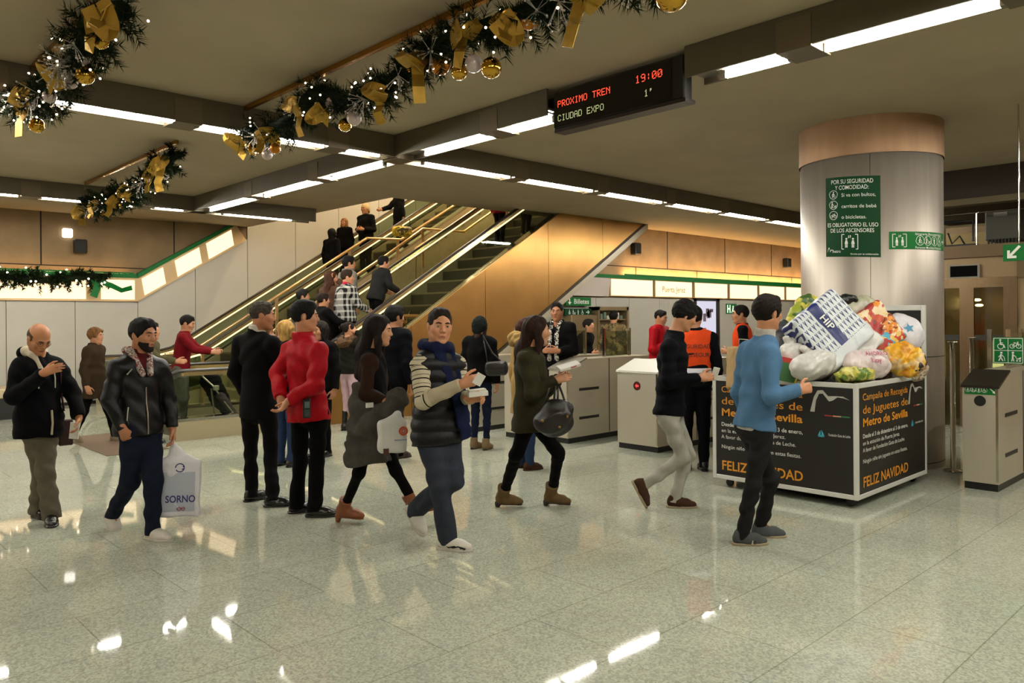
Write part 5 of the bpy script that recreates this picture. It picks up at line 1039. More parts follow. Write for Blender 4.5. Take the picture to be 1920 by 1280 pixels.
t = thing('ribbon_tail', 'green ribbon hanging at the end of the wall garland', 'ribbon', (4.62, YL-.22, 2.5)); ribbon_strip([V3(0, 0, 0), V3(.05, -.03, -.15), V3(-.03, -.05, -.36)], .14, (0, 1, .1)).build('ribbon', GREEN, t); ribbon_strip([V3(.1, 0, -.05), V3(.3, -.03, -.12), V3(.5, -.03, -.22), V3(.7, -.03, -.16)], .1, (0, 1, .1)).build('ribbon', GREEN, t)
for lab, x, y0, y1 in (('gold rail over the long central garland', 3.44, 1.5, 7.5), ('gold rail over the upper left garland', 1.58, 4.95, 8.6), ('gold rail over the small left garland', 3.48, 9.45, 13.2)):
    tag(MB().box((x-.02, y0, 3.755), (x+.02, y1, ZC-.003)).build('garland_rail', RAILM), lab, 'rail')
# ---------------------------------------------------------------- the people in the hall
LEATHER = mat('black leather', '#080706', .45, var=.2, scale=9, bump=.12, bscale=45, spec=.22)
DENIM = cloth('dark denim', '#141927', .85, .25); BLK = cloth('black wool', '#050505', .9, .1); BLK2 = cloth('black suit cloth', '#090808', .85, .1); NAVY = cloth('dark navy cloth', '#07080d', .85, .1)
WSHIRT = cloth('white shirt', '#c2bcb0', .7, .04); BSHOE = mat('black shoe leather', '#0c0a09', .25, spec=.6)
WLEA = mat('white leather', '#c4bdb0', .5); WRUB = mat('white rubber', '#b5aea1', .6)
def piece(o, nm, pts, r, m, n=6, flat=1.): return MB().tube([np.asarray(p)-o['org'] for p in pts], r, n, flat=flat).build(nm, m, o['body'])
# bald man with hooded jacket
o = person('balding man in a dark hooded jacket and grey trousers, hand raised to his chest',
    jpix(6.4, (73, 635, -.06), (72, 672, .02), ((106, 686, .13), (38, 686, -.13)), ((137, 738, .16), (26, 744, -.22)), ((148, 783, .05), (82, 699, -.34)), ((146, 808, .0), (104, 690, -.34)),
         (73, 796, 0), ((88, 799, .06), (60, 799, -.06)), ((84, 880, -.06), (78, 880, .1)), ((96, 962, 'g'), (72, 951, 'g')), ((-58, 0), (-30, 0)), .98),
    .98, -30, 32, top=dict(mat=cloth('dark parka', '#060609', .85, .1), b=.022, hem=.1, flare=.01, n=(.007, 26), vneck=(.1, .05), col=(.05, .078)), bottom=dict(mat=cloth('grey trousers', '#5d5648', .85, .12), b=.008, flare=.02, n=(.007, 30)),
    shoes=dict(mat=BSHOE), hair=dict(style='bald', col='#4a3626'), tone='#b0764f', brows='#4a3626', h=.0065, curl=(.5, .35), seed=21)
tr = lambda z, x, sg=1: trace(o, z, x, sg)
o['child']('hood_lining', [Cone(o['J']['nk']-o['fw']*.06+o['lf']*.06+o['up']*.065, o['J']['nk']-o['fw']*.06-o['lf']*.06+o['up']*.065, .042, .042, .02), Cone(o['J']['nk']-o['fw']*.06-o['lf']*.065+o['up']*.065, o['J']['nk']+o['fw']*.05-o['lf']*.075+o['up']*.03, .038, .03, .02), Cone(o['J']['nk']+o['fw']*.05-o['lf']*.075+o['up']*.03, tr(.44, -.045), .028, .018, .02), Cone(o['J']['nk']-o['fw']*.06+o['lf']*.065+o['up']*.065, tr(.46, .05), .035, .018, .02)], cloth('cream lining', '#b9ad95', .9))
o['child']('hood', [Cone(o['J']['nk']-o['fw']*.1+o['lf']*.06+o['up']*.05, o['J']['nk']-o['fw']*.1-o['lf']*.06+o['up']*.05, .055, .055, .03)], cloth('dark parka', '#060609', .85, .1))
for x in (.05, -.06): piece(o, 'drawstring', [tr(.45, x), tr(.38, x*1.2), tr(.3, x*1.2)], .0055, WSHIRT)
piece(o, 'zipper', [tr(.12, .02), tr(.02, .02), tr(-.08, .015)], .009, cloth('cream lining', '#b9ad95', .9), 6)
tag(MB().tube([trace(o, .51, .1), trace(o, .42, .12), trace(o, .28, .14), trace(o, .1, .165)], .02, 6, flat=.35).build('bag_strap', mat('dark red strap', '#35100f', .6)), 'dark red shoulder strap across the balding man’s jacket', 'strap')
t = thing('briefcase', 'dark red flat case hanging behind the balding man’s arm', 'case', W(122, 815, 6.62)); t.rotation_euler = (0, 0, YAW-.9); MB().box((-.05, -.02, -.09), (.06, .02, .13), 0, .01).build('case', mat('dark red strap', '#35100f', .6), t)
t = thing('folded_paper', 'white folded paper in the balding man’s lowered hand', 'paper', W(140, 803, 6.38)); t.rotation_euler = (0, .1, YAW-1.4); MB().box((-.035, -.006, -.085), (.035, .006, .05)).build('sheet', mat('paper white', '#c9c4ba', .7), t)
gm = MB()
for sg in (1, -1): gm.tube([o['H'](.093+.004*math.cos(a), .031*sg+.02*math.cos(a), .004+.016*math.sin(a))-o['org'] for a in np.linspace(0, 2*math.pi, 15)], .0014, 5, caps=False)
gm.tube([o['H'](.096, .011, .006)-o['org'], o['H'](.096, -.011, .006)-o['org']], .0014, 5); gm.tube([o['H'](.09, -.052, .006)-o['org'], o['H'](-.005, -.08, .008)-o['org']], .0014, 5); gm.build('glasses', mat('thin spectacles', '#3b3128', .3, .7), o['body'])
# bearded man
o = person('bearded man in a black leather jacket and dark jeans, hand at his pocket',
    jpix(5.87, (269, 629, 0), (257, 668, .02), ((301, 687, .13), (220, 687, -.13)), ((316, 747, .17), (205, 752, -.2)), ((323, 803, .1), (231, 806, -.2)), ((327, 830, .06), (243, 836, -.1)),
         (260, 800, 0), ((279, 803, .07), (247, 803, -.07)), ((287, 897, -.02), (246, 900, .03)), ((286, 990, 'g'), (212, 962, .28)), ((-22, 0), (-35, 48))),
    1., -22, 3, top=[dict(mat=cloth('red check shirt', '#4a1517', .8, .2), b=-.006, hem=.0, name='shirt', sl='none', col=(.06, .07)), dict(mat=LEATHER, b=.009, hem=.055, n=(.007, 30), vneck=(.16, .075), col=(.055, .08))], bottom=dict(mat=DENIM, b=.006, n=(.007, 30)), shoes=dict(mat=WLEA, sole=WRUB, lace=WRUB),
    hair=dict(style='short', col='#0f0b08', v=.012), beard=hairm('#1a120d'), h=.006, tone='#a8714f', curl=(.5, .3), seed=3)
tr = lambda z, x, sg=1: trace(o, z, x, sg, .016 if z > .35 else .004); SIL = mat('zip metal', '#a39c8c', .3, .9)
piece(o, 'zipper', [tr(z, .0) for z in (.3, .2, .1, 0, -.05)], .006, SIL); piece(o, 'pocket_zip', [tr(.44, -.1), tr(.4, -.13)], .006, SIL); piece(o, 'pocket_zip', [tr(.16, -.12), tr(.06, -.135)], .006, SIL)
o['child']('scarf', [Cone(o['J']['nk']+o['lf']*.07+o['up']*.05+o['fw']*.03, tr(.40, .03), .03, .022, .02), Cone(o['J']['nk']-o['lf']*.07+o['up']*.05+o['fw']*.03, tr(.40, -.03), .03, .022, .02), Cone(o['J']['nk']-o['lf']*.06+o['up']*.05-o['fw']*.05, o['J']['nk']+o['lf']*.06+o['up']*.05-o['fw']*.05, .03, .03, .02)], patch('red white check', ['#7a1a1e', '#b3aa9c', '#4a1215', '#8f8a80'], 42, 3, .9, .1), hh=.005)
q = o['shoeR']; t = thing('carrier_bag', 'white carrier bag with dark blue lettering held by the bearded man', 'bag', W(338, 915, 5.98)); Rz = math.atan2(RT0[1], RT0[0])+.25; t.rotation_euler = (0, .03, Rz)
V, Q = snets([Box(V3(0, 0, 0), V3(.145, .03, .215), None, .02, .02), Cone(V3(-.02, 0, .2), V3(-.055, 0, .33), .1, .02, .05, (V3(0, 1, 0), .3))], .007, disp=crumple(5, .005, 24), dispamp=.005); me = bpy.data.meshes.new('bag'); setmesh(me, V, Q); me.materials.append(plastic('milky bag', '#cfccce', .35)); link('bag_body', me, t)
MB().tube([(-.055, 0, .30), (-.05, 0, .36), (-.06, 0, .38)], .012, 8, flat=.4).build('handle', plastic('milky bag', '#cfccce', .35), t)
MB().box((-.125, -.037, -.17), (.11, -.035, .13)).build('printed_panel', mat('pale blue print', '#a9adb8', .5), t); fn = lambda x, y, e: (x, -.037-e, y)
lettering([fit('SORNO', -.10, -.10, .215, .075, .02, 0)], fn, mat('violet blue print', '#2c2468', .5), t); lettering([fit('colección navidad', -.06, -.125, .12, .02, .004, 0)], fn, mat('violet blue print', '#2c2468', .5), t, 'small_print') if False else None
mb = MB(); polys(mb, ring(.0, .165, .035, .008)+[seg(-.03, .165, .03, .175, .012), seg(-.02, .15, .025, .155, .008)], 0, 0, 1, fn); mb.build('round_emblem', mat('violet blue print', '#2c2468', .5), t)
mb = MB(); polys(mb, ring(.0, -.15, .016, .005)+ring(.03, -.15, .014, .005)+[seg(-.02, -.152, .045, -.148, .004)], 0, 0, 1, fn); mb.build('red_emblem', mat('red print', '#8a3346', .5), t)
# man in a black suit
o = person('grey-haired man in a black suit seen from behind, hand at his chin',
    jpix(7.06, (493, 592, 0), (481, 624, .02), ((450, 643, .12), (512, 644, -.12)), ((440, 702, .08), (531, 690, .0)), ((462, 742, .25), (518, 641, .12)), ((480, 748, .3), (508, 628, .14)),
         (484, 768, 0), ((469, 770, .06), (503, 770, -.06)), ((470, 850, .05), (508, 855, -.05)), ((472, 921, 'g'), (511, 931, 'g')), ((48, 0), (8, 0)), 1.02),
    1.03, 18, 4, top=[dict(mat=WSHIRT, b=-.004, hem=0, name='shirt', sl='none', col=(.075, .066)), dict(mat=BLK2, b=.014, hem=.07, flare=.012, n=(.006, 24), col=(.04, .072))], bottom=dict(mat=BLK2, b=-.008, flare=.02, n=(.008, 26)), shoes=dict(mat=BSHOE), hair=dict(style='short', col='#3b352e', v=.006), h=.0065, tone='#a9714f', seed=31)
# man in a red jacket
RED = cloth('red padded jacket', '#a00d18', .55, .12, .2, 60)
o = person('man in a bright red jacket and black trousers, hands clasped behind his back',
    jpix(6.62, (573, 593, 0), (569, 637, .02), ((545, 657, .15), (598, 660, -.15)), ((521, 702, .1), (592, 722, -.24)), ((526, 747, -.1), (540, 752, -.3)), ((531, 766, -.16), (527, 768, -.3)),
         (578, 775, 0), ((562, 777, .06), (597, 777, -.06)), ((563, 862, .04), (595, 864, -.04)), ((557, 942, 'g'), (590, 949, 'g')), ((28, 0), (5, 0)), 1.02),
    1.02, 14, 2, top=dict(mat=RED, b=.028, hem=.055, n=(.009, 30), col=(.07, .085), flare=.015), bottom=dict(mat=BLK, b=-.004, flare=.02, n=(.008, 26)), shoes=dict(mat=BSHOE), hair=dict(style='short', col='#0d0b0a', v=.018), h=.0065, tone='#b57e5c', seed=41)
t = thing('radio', 'black two-way radio clipped on the hip below the red jacket', 'radio', W(575, 764, 6.32)); t.rotation_euler = (0, 0, Rz+.2); MB().box((-.032, -.02, -.085), (.032, .02, .07), 0, .008).build('body', BLACK, t); MB().tube([(.02, 0, .07), (.022, 0, .16)], .007, 8).build('antenna', BLACK, t); MB().box((-.02, -.022, -.0), (.02, -.02, .05)).build('screen', mat('radio screen', '#5b6a62', .3), t); MB().box((-.022, -.022, -.07), (.022, -.02, -.015)).build('keypad', mat('radio keys', '#343a38', .5), t)
# woman with long dark hair, grey coat over her arm
o = person('woman with long dark hair in a brown jumper carrying a grey coat over her arm',
    jpix(6.1, (711, 620, 0), (697, 660, .02), ((702, 677, .15), (692, 677, -.15)), ((704, 740, .2), (686, 738, -.2)), ((735, 748, .05), (722, 752, -.26)), ((752, 748, .0), (742, 756, -.26)),
         (703, 786, 0), ((707, 790, .08), (700, 790, -.08)), ((742, 882, .08), (673, 886, -.07)), ((777, 944, .12), (646, 950, 'g')), ((0, -14), (-8, 4, .05)), .95),
    .95, -4, 4, top=[dict(mat=cloth('brown jumper', '#2b1b12', .9, .15), b=.004, hem=.06, n=(.006, 26), name='jumper', col=(.03, .066)), dict(mat=cloth('black cardigan', '#0d0c0c', .9, .1), b=.012, hem=.02, sl='none', open=.1, name='cardigan')], bottom=dict(mat=BLK, b=-.012, n=(.004, 30), name='leggings'), shoes=dict(kind='boot', mat=mat('tan boot leather', '#7a4320', .5, var=.15), shaft=.1, heel=.05, wide=.006), hair=dict(style='long', col='#160d09', len=.34, side=-.02), h=.006, tone='#b9835f', lips='#8a443a', seed=51)
GRY = cloth('grey wool coat', '#45423c', .95, .22, .4, 90)
def draped(name, label, cat, prims, m, h=.009, amp=.01, f=30, seed=3, grp=None, cuts=()):
    c = (prims[0].lo+prims[0].hi)/2; V, Q = snets(prims, h, disp=folds(seed, amp, f, V3(.5, .5, .3), .7), dispamp=amp, cuts=cuts); me = bpy.data.meshes.new(name); setmesh(me, V-c, Q); me.materials.append(m); x = link(name, me, None, c); return tag(x, label, cat, grp)
w_ = lambda x, y, d: W(x, y, d)
draped('coat', 'grey wool coat draped over the forearm of the woman with long dark hair', 'coat', [Grp([Cone(w_(694, 762, 5.93), w_(690, 866, 5.95), .13, .17, .05, (FW, .38)), Cone(w_(676, 730, 5.98), w_(668, 835, 6.0), .06, .085, .06, (FW, .6))], cuts=[(w_(690, 868, 5.95), nrm(-UP0+RT0*.12))]), Cone(w_(742, 750, 5.82), w_(680, 805, 5.86), .07, .075, .05, (FW, .7)), Cone(w_(746, 745, 5.84), w_(738, 782, 5.82), .068, .062, .04, (FW, .8))], GRY, seed=9, amp=.016, f=34)
t = thing('shopping_bag', 'white plastic bag with orange round print held under the grey coat', 'bag', W(733, 818, 5.72)); t.rotation_euler = (0, 0, Rz); V, Q = snets([Box(V3(.01, 0, 0), V3(.105, .04, .12), None, .02, .03), Cone(V3(.02, 0, .1), V3(.05, 0, .16), .05, .03, .05, (V3(0, 1, 0), .4))], .006, disp=crumple(15, .005, 20), dispamp=.006); me = bpy.data.meshes.new('bag'); setmesh(me, V, Q); me.materials.append(plastic('white plastic bag', '#c9c6bf', .32)); link('bag_body', me, t)
fn = lambda x, y, e: (x, -.055-e, y); mb = MB(); polys(mb, ring(.085, .045, .034, .014)+ring(.085, .045, .016, .008), 0, 0, 1, fn); mb.build('round_emblem', mat('orange red print', '#b8431c', .5), t); mb = MB(); polys(mb, [seg(.02, -.02, .11, -.02, .008)], 0, 0, 1, fn); mb.build('small_print', mat('faded blue print', '#7a84a0', .5), t); MB().box((-.06, -.05, -.13), (-.02, -.047, -.08)).build('brown_print', mat('brown print', '#4a2016', .6), t)
tag(MB().box((-.03, -.006, -.015), (.03, .006, .02)).build('white_tag', mat('paper white', '#c9c4ba', .7)), 'small white tag hanging from the carried grey coat', 'tag').location = W(693, 760, 5.74)
# man with scarf and quilted waistcoat
def stripe_mat():
    m = cloth('striped knit', '#b3a88f', .9, .0, .3, 150); nt, b = nodes_of(m); N = nt.nodes.new; a = N('ShaderNodeAttribute'); a.attribute_name = 's'
    mt = N('ShaderNodeMath'); mt.operation = 'MULTIPLY'; mt.inputs[1].default_value = 1/.062; nt.links.new(a.outputs['Fac'], mt.inputs[0]); fr = N('ShaderNodeMath'); fr.operation = 'FRACT'; nt.links.new(mt.outputs[0], fr.inputs[0])
    r = N('ShaderNodeValToRGB'); r.color_ramp.interpolation = 'CONSTANT'; e = r.color_ramp.elements; e[0].position = 0; e[0].color = (*lin('#b3a88f'), 1); e[1].position = .34; e[1].color = (*lin('#5b5344'), 1)
    for p, c in ((.42, '#b3a88f'), (.74, '#15120f'), (.88, '#b3a88f')): x = e.new(p); x.color = (*lin(c), 1)
    nt.links.new(fr.outputs[0], r.inputs[0]); m2 = N('ShaderNodeMixRGB'); lt = N('ShaderNodeMath'); lt.operation = 'GREATER_THAN'; lt.inputs[1].default_value = .33; nt.links.new(a.outputs['Fac'], lt.inputs[0])
    g2 = N('ShaderNodeMath'); g2.operation = 'LESS_THAN'; g2.inputs[1].default_value = 2.; nt.links.new(a.outputs['Fac'], g2.inputs[0]); g3 = N('ShaderNodeMath'); g3.operation = 'MULTIPLY'; nt.links.new(lt.outputs[0], g3.inputs[0]); nt.links.new(g2.outputs[0], g3.inputs[1]); nt.links.new(g3.outputs[0], m2.inputs[0]); nt.links.new(r.outputs[0], m2.inputs[1]); m2.inputs[2].default_value = (*lin('#a89c82'), 1); nt.links.new(m2.outputs[0], b.inputs['Base Color']); return m
VEST = mat('quilted waistcoat', '#0a0909', .55, var=.1, scale=8, bump=.2, bscale=50, spec=.25)
o = person('man in a dark quilted waistcoat, striped jumper and navy scarf looking at the camera',
    jpix(5.53, (825, 612, 0), (814, 660, .02), ((858, 684, .15), (787, 684, -.13)), ((868, 745, .1), (793, 752, -.22)), ((882, 747, -.18), (866, 720, -.32)), ((905, 743, -.22), (893, 711, -.34)),
         (820, 815, 0), ((838, 817, .07), (806, 817, -.07)), ((850, 897, -.04), (824, 905, -.08)), ((782, 953, .28), (838, 1007, 'g')), ((-40, 46), (-16, 0)), 1.03),
    1.03, -72, 2, -3, top=[dict(mat=stripe_mat(), b=.008, hem=.04, name='jumper', attr='arm', n=(.004, 30)), dict(mat=VEST, b=.026, hem=.06, sl='none', name='waistcoat', n=(.008, 70), disp=lambda P: .006-.013*np.abs(np.sin(P[:, 2]*math.pi/.085+.5*np.sin(P[:, 0]*9))), vneck=(.1, .05), col=(.06, .085), ab=.5)],
    bottom=dict(mat=cloth('slate trousers', '#2f323c', .8, .12), b=.01, flare=.01, n=(.008, 28)), shoes=dict(mat=WLEA, sole=WRUB), hair=dict(style='short', col='#1d130c', v=.005, line=.006), h=.0055, tone='#b9805c', lips='#9a5548', curl=(.75, .7), thumb=(UP0-FW*.6, UP0*.9+RT0*.3), seed=61, hs=1.07)
SC_ = cloth('navy scarf', '#141a33', .95, .2, .4, 110); tr = lambda z, x, sg=1: trace(o, z, x, sg, .034); nk = o['J']['nk']; lf, fw, up = o['lf'], o['fw'], o['up']
ringp = [nk+up*(.045+.02*math.cos(a))+lf*.088*math.sin(a)+fw*(.015+.088*math.cos(a))-up*.035*math.cos(a) for a in np.linspace(0, 2*math.pi, 13)]
o['child']('scarf', [Cone(a, b, .036, .036, .02) for a, b in zip(ringp[:-1], ringp[1:])]+[Cone(nk-lf*.06+fw*.09+up*.02, tr(.30, .03), .045, .04, .03, (fw, .5)), Cone(tr(.30, .03), tr(.12, .085), .042, .045, .03, (fw, .4)), Cone(tr(.12, .085), tr(-.03, .10)+fw*.02, .05, .055, .02, (fw, .35), cutb=1), Cone(nk+lf*.07+fw*.08+up*.02, tr(.28, .12), .04, .042, .03, (fw, .5)), Cone(tr(.28, .12), tr(.1, .15), .042, .045, .03, (fw, .45))], SC_, disp=folds(77, .006, 45, lf, .4), dispamp=.006)
for q in 'LR':
    A = o['A'+q]
    for x0 in (.0, .03): MB().tube([A(-.02+x0, -.038, -.03)-o['org'], A(.03+x0, -.047, -.055)-o['org'], A(.07+x0, -.048, -.045)-o['org'], A(.12+x0, -.044, -.06)-o['org']], .006, 6).build('stripe', BLACK, o['shoe'+q])
t = thing('card', 'small white card in the raised hand of the man in the scarf', 'card', W(898, 711, 5.17)); t.rotation_euler = (.2, .5, Rz); MB().box((-.03, -.003, -.04), (.03, .003, .04)).build('card', mat('paper white', '#c9c4ba', .7), t)
t = thing('small_boxes', 'two small white boxes lying on the lower hand of the man in the scarf', 'boxes', W(897, 736, 5.28)); t.rotation_euler = (0, -.08, Rz); MB().box((-.075, -.04, -.022), (.06, .04, .012), 0, .003).build('box', mat('paper white', '#c9c4ba', .7), t); MB().box((-.07, -.035, .012), (.05, .035, .026), 0, .003).build('lid', mat('paper white', '#c9c4ba', .7), t)
# woman in olive coat
OLV = cloth('olive coat', '#2c2a18', .8, .15, .25, 70)
o = person('woman in an olive coat and black leggings striding with a leaflet in her hand',
    jpix(6.44, (1008, 621, 0), (994, 658, .02), ((1000, 676, .15), (988, 676, -.15)), ((1014, 738, .2), (1000, 738, -.24)), ((1048, 712, .05), (1043, 712, -.24)), ((1062, 704, .0), (1067, 705, -.24)),
         (996, 778, 0), ((1000, 781, .09), (994, 781, -.09)), ((1047, 850, .07), (968, 852, -.06)), ((1035, 925, 'g'), (944, 927, 'g')), ((-4, 4, .03), (0, 2, .03)), .96),
    .96, 2, 2, top=dict(mat=OLV, b=.026, hem=.13, flare=.055, n=(.009, 24), col=(.05, .08), sway=(0, 0, 0)), bottom=dict(mat=BLK, b=-.006, n=(.004, 30), name='leggings'), shoes=dict(kind='boot', mat=cloth('taupe suede', '#665036', .9, .15), sole=mat('brown sole', '#22170f', .6), shaft=.12, heel=.03, wide=.012), hair=dict(style='long', col='#27150d', len=.2), h=.0062, tone='#b9835f', seed=71)
t = thing('leaflet', 'white leaflets with pink print held by the woman in the olive coat', 'leaflet', W(1066, 686, 6.18)); t.rotation_euler = (.25, -.25, Rz); MB().box((-.09, -.05, -.012), (.09, .05, .012), 0, .004).build('sheets', mat('paper white', '#c9c4ba', .7), t); MB().box((-.0, -.051, -.004), (.05, -.05, .008)).build('print', mat('pink print', '#a05a68', .6), t)
BAGL = mat('dark brown bag leather', '#120c09', .4, var=.2, scale=8, bump=.35, bscale=28)
hb = draped('handbag', 'slouchy dark brown handbag hanging from the arm of the woman in the olive coat', 'handbag', [Ell(w_(1038, 790, 6.1), V3(.15, .1, .12), np.stack([RT0, FW, UP0], 1)), Ell(w_(1046, 770, 6.1), V3(.12, .09, .09), np.stack([RT0, FW, UP0], 1), .05)], BAGL, .008, .013, 34, 5)
for dx in (-.05, .06): MB().tube([RT0*(dx-.03)+UP0*.1, RT0*dx*.6+UP0*.26, RT0*(dx*.3+.03)+UP0*.28, RT0*(dx+.05)+UP0*.1], .009, 8).build('strap', BAGL, hb)
for dx, dz in ((-.09, .02), (.04, -.03), (.1, .05)): MB().ball(RT0*dx+UP0*dz-FW*.098, .012, 8).build('stud', mat('brass stud', '#8a6a32', .3, .9), hb)
# boy in dark jacket
o = person('dark-haired boy in a black jacket and pale jeans looking down as he walks',
    jpix(6.72, (1284, 592, 0), (1264, 630, .02), ((1270, 650, .16), (1254, 650, -.16)), ((1276, 714, .2), (1254, 716, -.22)), ((1318, 709, .1), (1312, 708, -.22)), ((1336, 705, .05), (1337, 705, -.22)),
         (1255, 776, 0), ((1260, 778, .08), (1252, 778, -.08)), ((1290, 852, .07), (1281, 858, -.07)), ((1266, 933, 'g'), (1208, 908, -.02)), ((-4, 0), (-10, 62)), 1.),
    1., 6, 24, top=[dict(mat=cloth('pale shirt tail', '#8d8488', .8), b=-.002, hem=.03, sl='none', n=(.002, 26), name='shirt'), dict(mat=NAVY, b=.018, hem=.01, n=(.008, 26), col=(.05, .076))], bottom=dict(mat=cloth('pale grey jeans', '#9a978c', .85, .12), b=-.002, n=(.008, 30)), shoes=dict(mat=cloth('brown suede shoe', '#3f2a1f', .9), sole=mat('cream sole', '#8f8064', .7), lace=WRUB), hair=dict(style='fringe', col='#0d0908', v=.017), h=.0062, tone='#b9825f', seed=81)
t = thing('phone', 'white phone in the outstretched hands of the boy in the black jacket', 'phone', W(1341, 699, 6.52)); t.rotation_euler = (.3, .2, Rz); MB().box((-.03, -.006, -.06), (.03, .006, .05), 0, .004).build('body', mat('paper white', '#c9c4ba', .7), t)
# young man in blue jumper
BLU = cloth('blue jumper', '#4d6f8f', .9, .08, .3, 160)
o = person('young man in a blue jumper and dark grey trousers walking past the toy box',
    jpix(5.6, (1440, 588, 0), (1434, 633, .02), ((1402, 656, .14), (1444, 660, -.14)), ((1386, 735, .2), (1446, 744, -.24)), ((1400, 785, .28), (1499, 731, -.18)), ((1412, 805, .3), (1523, 725, -.16)),
         (1414, 802, 0), ((1402, 804, .08), (1430, 804, -.08)), ((1446, 896, .1), (1412, 907, -.08)), ((1427, 985, 'g'), (1392, 999, 'g')), ((-2, 0), (2, 0)), 1.),
    1., 26, 2, top=[dict(mat=cloth('white check shirt', '#a8a29a', .8, .25), b=-.008, hem=.02, sl='none', n=(.002, 26), name='shirt', col=(.07, .072)), dict(mat=BLU, b=.014, hem=-.0, n=(.007, 26), name='jumper', col=(.02, .072))], bottom=dict(mat=cloth('charcoal trousers', '#1f1e1e', .85, .15), b=-.006, flare=.006, n=(.009, 30)), shoes=dict(mat=cloth('grey canvas', '#4a4d4c', .9), sole=mat('cream sole', '#a59c88', .7), lace=WRUB), hair=dict(style='short', col='#150d09', v=.018), h=.0058, tone='#b9805c', curl=(.5, 1.3), seed=91)
A = o['AR']
for x0 in (.055, .075): MB().tube([A(x0, -.046, -.07)-o['org'], A(x0+.003, -.046, -.045)-o['org'], A(x0+.01, -.036, -.02)-o['org']], .006, 6).build('stripe', WRUB if x0 < .06 else BLACK, o['shoeR'])
# ---------------------------------------------------------------- people farther back
def gp(px, D):
    p = W(px, 600, D); p[2] = 0; return p
def ep(px, py, y, off=.0):
    p = ony(px, py, y); z = p[2]; p = p.copy(); p[2] = (0 if p[0] < 5.9 else .605*(math.floor((p[0]-5.9)/.4)*.4+5.9-5.86)+.2)+off; return p, (z-p[2])/1.632*1.75
def simple(label, px, D, yaw, H, top, bottom, shoes=None, hair=None, arms=('down', 'down'), hyaw=None, hp=0, stride=0., tone='#b07a58', seed=1, pos=None, face=False, lean=0., h=None, cat='person', legs=True, **kw):
    pos = gp(px, D) if pos is None else pos; J, S = jstand(pos, yaw, H, arms, stride=stride, lean=lean); h = h or max(.008, D*.00088)
    return person(label, J, S, yaw if hyaw is None else hyaw, hp, top=top, bottom=bottom, shoes=shoes or dict(mat=BSHOE), hair=hair or dict(style='short', col='#120d0a'), tone=tone, h=h, face=face, seed=seed, legs=legs, **kw)
T = lambda m, **k: dict(dict(mat=m, b=.02, hem=.06, n=(.007, 26), col=(.045, .076)), **k)
Bt = lambda m, **k: dict(dict(mat=m, b=.004, n=(.006, 28)), **k)
o = simple('short-haired woman in a brown coat walking along the left wall', 176, 10.6, 0, 1.55, T(cloth('brown coat', '#33271a', .9), hem=.24, flare=.03), Bt(BLK, b=-.004), dict(mat=cloth('beige shoe', '#7d705a', .8)), dict(style='fringe', col='#6b4826', v=.02), stride=.26, seed=101, face=True, hyaw=2)
o = simple('man in a dark red jumper and grey trousers pushing a stroller behind the glass', 338, 11.6, 15, 1.72, T(cloth('dark red jumper', '#6b0f16', .85), b=.012, hem=.03), Bt(cloth('greenish grey trousers', '#55554a', .85), b=.012), None, None, ('reach', 'reach'), hyaw=5, hp=14, seed=103, lean=.06, face=True)
simple('man hidden behind the bearded man, olive sleeve on the escalator rail', 281, 10.4, 5, 1.62, T(cloth('olive sleeve', '#4a452e', .85), b=.012), Bt(BLK), None, None, ('down', 'reach'), seed=105)
simple('blonde woman in black behind the man in the red jacket', 534, 8.75, 60, 1.63, T(BLK), Bt(cloth('blue jeans', '#26344f', .85)), None, dict(style='bob', col='#a17c44', v=.016), seed=107)
simple('person in dark clothes with pale face glimpsed past the red jacket', 602, 9.4, -120, 1.62, T(BLK2), Bt(BLK), None, dict(style='bob', col='#1b120d'), seed=109, face=True)
o = simple('girl in pink jeans with a fur-trimmed hood, hands raised to her face', 653, 11.5, 55, 1.6, T(cloth('dark olive jacket', '#17160f', .85), hem=.02), Bt(cloth('pink jeans', '#b3949b', .85), b=-.004, short=.12), dict(kind='boot', mat=BSHOE, shaft=.24), dict(style='bun', col='#1b110c'), ('head', 'head'), hyaw=20, seed=111)
o['child']('fur_hood', [Cone(o['J']['nk']+o['lf']*.1*math.sin(a)-o['fw']*(.02+.1*math.cos(a))+o['up']*(.0-.05*math.cos(a)), o['J']['nk']+o['lf']*.1*math.sin(a+.5)-o['fw']*(.02+.1*math.cos(a+.5))+o['up']*(.0-.05*math.cos(a+.5)), .058, .058, .02) for a in np.arange(-1.8, 1.8, .5)], hairm('#4f3822'), disp=folds(5, .012, 70), dispamp=.012)
simple('tall man in black standing behind the woman with long dark hair', 738, 9.0, 55, 1.79, T(NAVY, b=.026, hem=.08), Bt(BLK, b=.006), dict(mat=mat('brown shoe', '#2c1710', .4)), dict(style='short', col='#0d0a09', v=.02), hyaw=40, stride=.16, seed=113)
o = simple('woman in a dark knitted hat, black jacket and jeans near the barriers', 899, 9.8, 62, 1.66, T(BLK, hem=.05, b=.026), Bt(cloth('navy jeans', '#161c2e', .85), b=-.006), dict(kind='boot', mat=cloth('tan ankle boot', '#7a664c', .85), sole=mat('brown sole', '#22170f', .6), shaft=.07, heel=.06), dict(style='beanie', mat=cloth('dark knit', '#171b1a', .95, .3, .6, 140), under='#2c1d12'), ('front', 'down'), seed=115)
for q in 'LR': pass
RF = np.stack([RT0, FW, UP0], 1)
